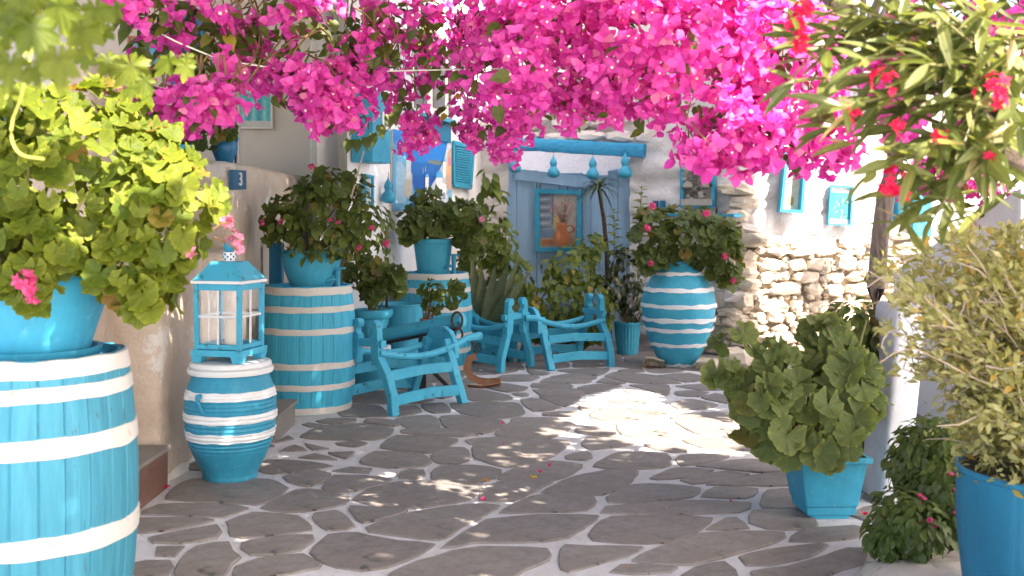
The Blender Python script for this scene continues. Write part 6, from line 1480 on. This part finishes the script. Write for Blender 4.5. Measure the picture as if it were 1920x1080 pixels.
# hanging masses: (ellipsoid, flower share, leaf share)
MASS = [((1000, 110, 4.6, 120, 135, .40), 1, .25), ((1150, 95, 4.5, 130, 135, .42), 1, .2), ((1300, 110, 4.3, 130, 120, .40), 1, .2), ((1375, 235, 4.1, 100, 72, .26), 1.2, .15), ((1455, 130, 4.2, 115, 120, .35), 1, .3), ((1545, 235, 4.3, 58, 55, .2), .8, .6),
        ((985, 205, 5.1, 62, 54, .25), .9, .3), ((950, 255, 5.4, 26, 30, .1), 1, .3), ((1100, 205, 4.7, 80, 30, .2), 1, .2), ((1200, 200, 4.5, 60, 46, .2), 1, .2), ((1575, 285, 4.35, 28, 30, .1), .9, .3), ((1480, 285, 4.2, 50, 26, .12), .6, .5), ((1330, 285, 4.05, 52, 30, .15), 1.2, .1), ((1420, 290, 4.1, 45, 24, .12), 1.1, .1),
        ((1150, -20, 4.6, 200, 70, .4), 1, .3), ((1350, -20, 4.4, 180, 70, .4), 1, .3), ((950, -10, 4.8, 100, 90, .4), .9, .5), ((920, 60, 5.0, 50, 80, .25), .8, .8),
        ((530, 40, 5.0, 130, 60, .3), .42, 1.1), ((560, 150, 4.8, 100, 55, .22), .8, .6), ((620, 215, 4.7, 48, 38, .14), 1.2, .15), ((600, 185, 4.75, 80, 40, .18), 1.0, .2), ((660, 190, 4.9, 42, 70, .15), .9, .3), ((680, 130, 5.0, 40, 60, .15), .8, .4),
        ((780, 55, 5.2, 100, 75, .3), .5, .9), ((740, 140, 5.8, 50, 36, .2), .5, .4), ((765, 200, 6.0, 40, 46, .14), .7, .25), ((780, 258, 6.1, 34, 26, .08), 1.1, .1), ((865, 215, 6.2, 40, 42, .15), .35, .35), ((840, 150, 6.0, 55, 40, .2), .35, .4), ((905, 240, 6.2, 34, 42, .12), .9, .3), ((945, 278, 6.3, 26, 18, .06), 1, .2),
        ((290, 190, 4.3, 60, 36, .14), .6, .6), ((360, 190, 4.3, 60, 38, .14), .9, .4), ((340, 215, 4.25, 80, 26, .12), .9, .5), ((435, 195, 4.4, 26, 36, .1), .9, .4), ((235, 20, 4.1, 30, 26, .1), .9, .5), ((290, 30, 4.4, 80, 40, .15), .15, 1.6), ((370, 35, 4.5, 60, 36, .2), .35, 1.2), ((430, 90, 4.7, 50, 60, .18), .06, 1.4), ((400, 140, 4.6, 60, 45, .15), .03, 1.2), ((470, 100, 4.9, 36, 60, .2), .25, .9), ((320, 105, 4.7, 80, 50, .15), .05, 1.1), ((700, 70, 5.4, 60, 60, .2), .15, 1.8), ((690, 95, 4.9, 45, 40, .12), .08, 2.0), ((885, 110, 4.9, 30, 70, .15), .1, 2.0), ((1700, 330, 7.0, 60, 40, .2), .3, .6), ((1800, 330, 6.6, 80, 60, .3), .6, .8), ((1870, 400, 6.4, 50, 40, .2), .5, .8), ((1730, 140, 4.6, 140, 140, .4), .7, .5), ((1880, 60, 4.6, 100, 120, .4), .6, .6)]
r_ = random.Random(33); fl, lv = [], []
for e_, fsh, lsh in MASS:
    E = ell(*e_); area = math.pi * E[1].x * E[1].z
    for k in range(int(area * 290 * fsh) + 3):
        u = rvec(r_); u.y = -abs(u.y) if r_.random() < .72 else u.y
        c_ = E[0] + Vector((u.x * E[1].x, u.y * E[1].y, u.z * E[1].z)) * (1 - .55 * r_.random() ** 1.6)
        for m_ in range(r_.randint(4, 7)):
            o_ = rvec(r_, .06 * r_.random() ** .5); p = c_ + o_
            n_ = u * .8 + o_ * 14 + Vector((.1, -.35, .25)) + rvec(r_, .4); fl.append(frame(p, n_, rvec(r_), .042 * r_.uniform(.75, 1.2)))
    for k in range(int(area * 620 * lsh)):
        u = rvec(r_); p = E[0] + Vector((u.x * E[1].x, u.y * E[1].y, u.z * E[1].z)) * (1.02 - .8 * r_.random() ** 1.3)
        lv.append(frame(p, u * .5 + Vector((.1, -.4, .7)) + rvec(r_, .6), Vector((0, 0, -.7)) + rvec(r_, .8), .068 * r_.uniform(.7, 1.25)))
fl.sort(key=lambda m_: m_.translation.y)
sel = fl[:900:3]; rest = [m_ for i, m_ in enumerate(fl) if not (i < 900 and i % 3 == 0)]
pieces('flower', 'bract', sel, M['bract'], bg_); merged('flower_mass', 'bract', rest, M['bract'], bg_)
merged('florets', 'floret', [m_ for m_ in fl if r_.random() < .15], M['cream_flower'], bg_)
merged('hanging_foliage', 'heart', lv, M['leaf_bougain'], bg_)
# hanging twigs
q = MB()
for e_, fsh, lsh in MASS:
    E = ell(*e_)
    for k in range(5):
        u = rvec(r_); p = E[0] + Vector((u.x * E[1].x, u.y * E[1].y, u.z * E[1].z)) * .95; s0 = E[0] + Vector((r_.uniform(-.1, .1), .1, E[1].z + .12)); md = s0.lerp(p, .5) + rvec(r_, .05)
        q.tube([s0, s0.lerp(md, .5) + rvec(r_, .02), md, md.lerp(p, .5) + rvec(r_, .02), p], [.005, .0045, .004, .003, .0015], 5)
sp_ = [W(x, y, 5.6) for x, y in ((735, 195), (745, 225), (725, 245), (700, 258), (675, 266), (655, 270))]
q.tube(sp_, .003, 5); q.build('twigs', M['stem_red'], bg_, smooth=True, kind='stuff')
ms = [frame(W(x, y, 5.58), Vector((r_.uniform(-.3, .5), -1, .4)), Vector((r_.uniform(-.3, .3), 0, -1)), .075) for x, y in ((740, 210), (748, 195), (728, 215), (712, 235), (700, 250), (684, 258), (668, 262), (655, 262))]
pieces('leaf', 'heart', ms, M['leaf_bougain'], bg_)

# ------------------------------------------------------------------ fallen petals and leaves
FALL = [(905, 941, 'pink', 'pink petal on the grout line just below the wet stones'), (1030, 876, 'pink', 'largest pink petal on the wet paving stone'), (1011, 888, 'pink', 'pink petal touching the yellow fallen leaf'), (941, 797, 'pink', 'pink petal on the stone in front of the first saddle'), (311, 916, 'red', 'dark pink petal at the wall foot beside the doorstep'), (943, 834, 'pink', 'tiny pink petal at the edge of the dappled light'),
        (912, 902, 'orange', 'orange dry leaf on the paving left of the wet stone'), (1002, 896, 'yellow', 'yellow fallen leaf on the wet paving stone'), (1620, 968, 'red', 'dark petal lying at the right foot of the planter'), (1215, 688, 'pink', 'pink blossom on the ground left of the tall jar'), (1370, 943, 'red', 'tiny dark petal on the paving left of the planter')]
M['orange'] = leafmat('orange_dry_leaf', (.45, .17, .03), (.55, .24, .05), .2, .6, .2); M['yellow'] = leafmat('yellow_dry_leaf', (.55, .36, .03), (.6, .42, .05), .2, .6, .2)
for k, (x, y, c_, lab) in enumerate(FALL):
    g = G(x, y, .014); mm = shape_meshes('bract' if c_ in ('pink', 'red') else 'grape', M[c_])[k % 5]
    o = bpy.data.objects.new('fallen_petal' if c_ in ('pink', 'red') else 'fallen_leaf', mm); COL.objects.link(o)
    s_ = .026 if c_ in ('pink', 'red') else .06
    o.matrix_world = frame(g + Vector((0, 0, .006)), Vector((.2, -.2, 1)), rvec(rng), s_ * (.6 if 'tiny' in lab else 1)); tag(o, lab, 'petal' if c_ in ('pink', 'red') else 'leaf', 'petals and leaves fallen on the paving')

# sparse litter of petals and dry bits along the wall foot and in the joints
r_ = random.Random(44); ms, ms2 = [], []
for k in range(150):
    if k % 3 == 0: p = Vector((-1.78 + r_.random() ** 2 * .5, r_.uniform(4.6, 9), .013))
    elif k % 3 == 1: p = Vector((r_.uniform(-.8, 2.2), r_.uniform(9.5, 11.2), .013))
    else: p = Vector((r_.uniform(-1.5, 1.8), r_.uniform(4, 10), .013))
    (ms if k % 2 else ms2).append(frame(p, Vector((r_.uniform(-.3, .3), r_.uniform(-.3, .3), 1)), rvec(r_), r_.uniform(.010, .022)))
lt_ = merged('petal_litter', 'tiny', ms, M['bract']); tag(lt_, 'sparse litter of tiny magenta petals on the paving', 'litter', kind='stuff')
lt_ = merged('dry_litter', 'tiny', ms2, M['orange']); tag(lt_, 'sparse litter of tiny brown leaf scraps on the paving', 'litter', kind='stuff')
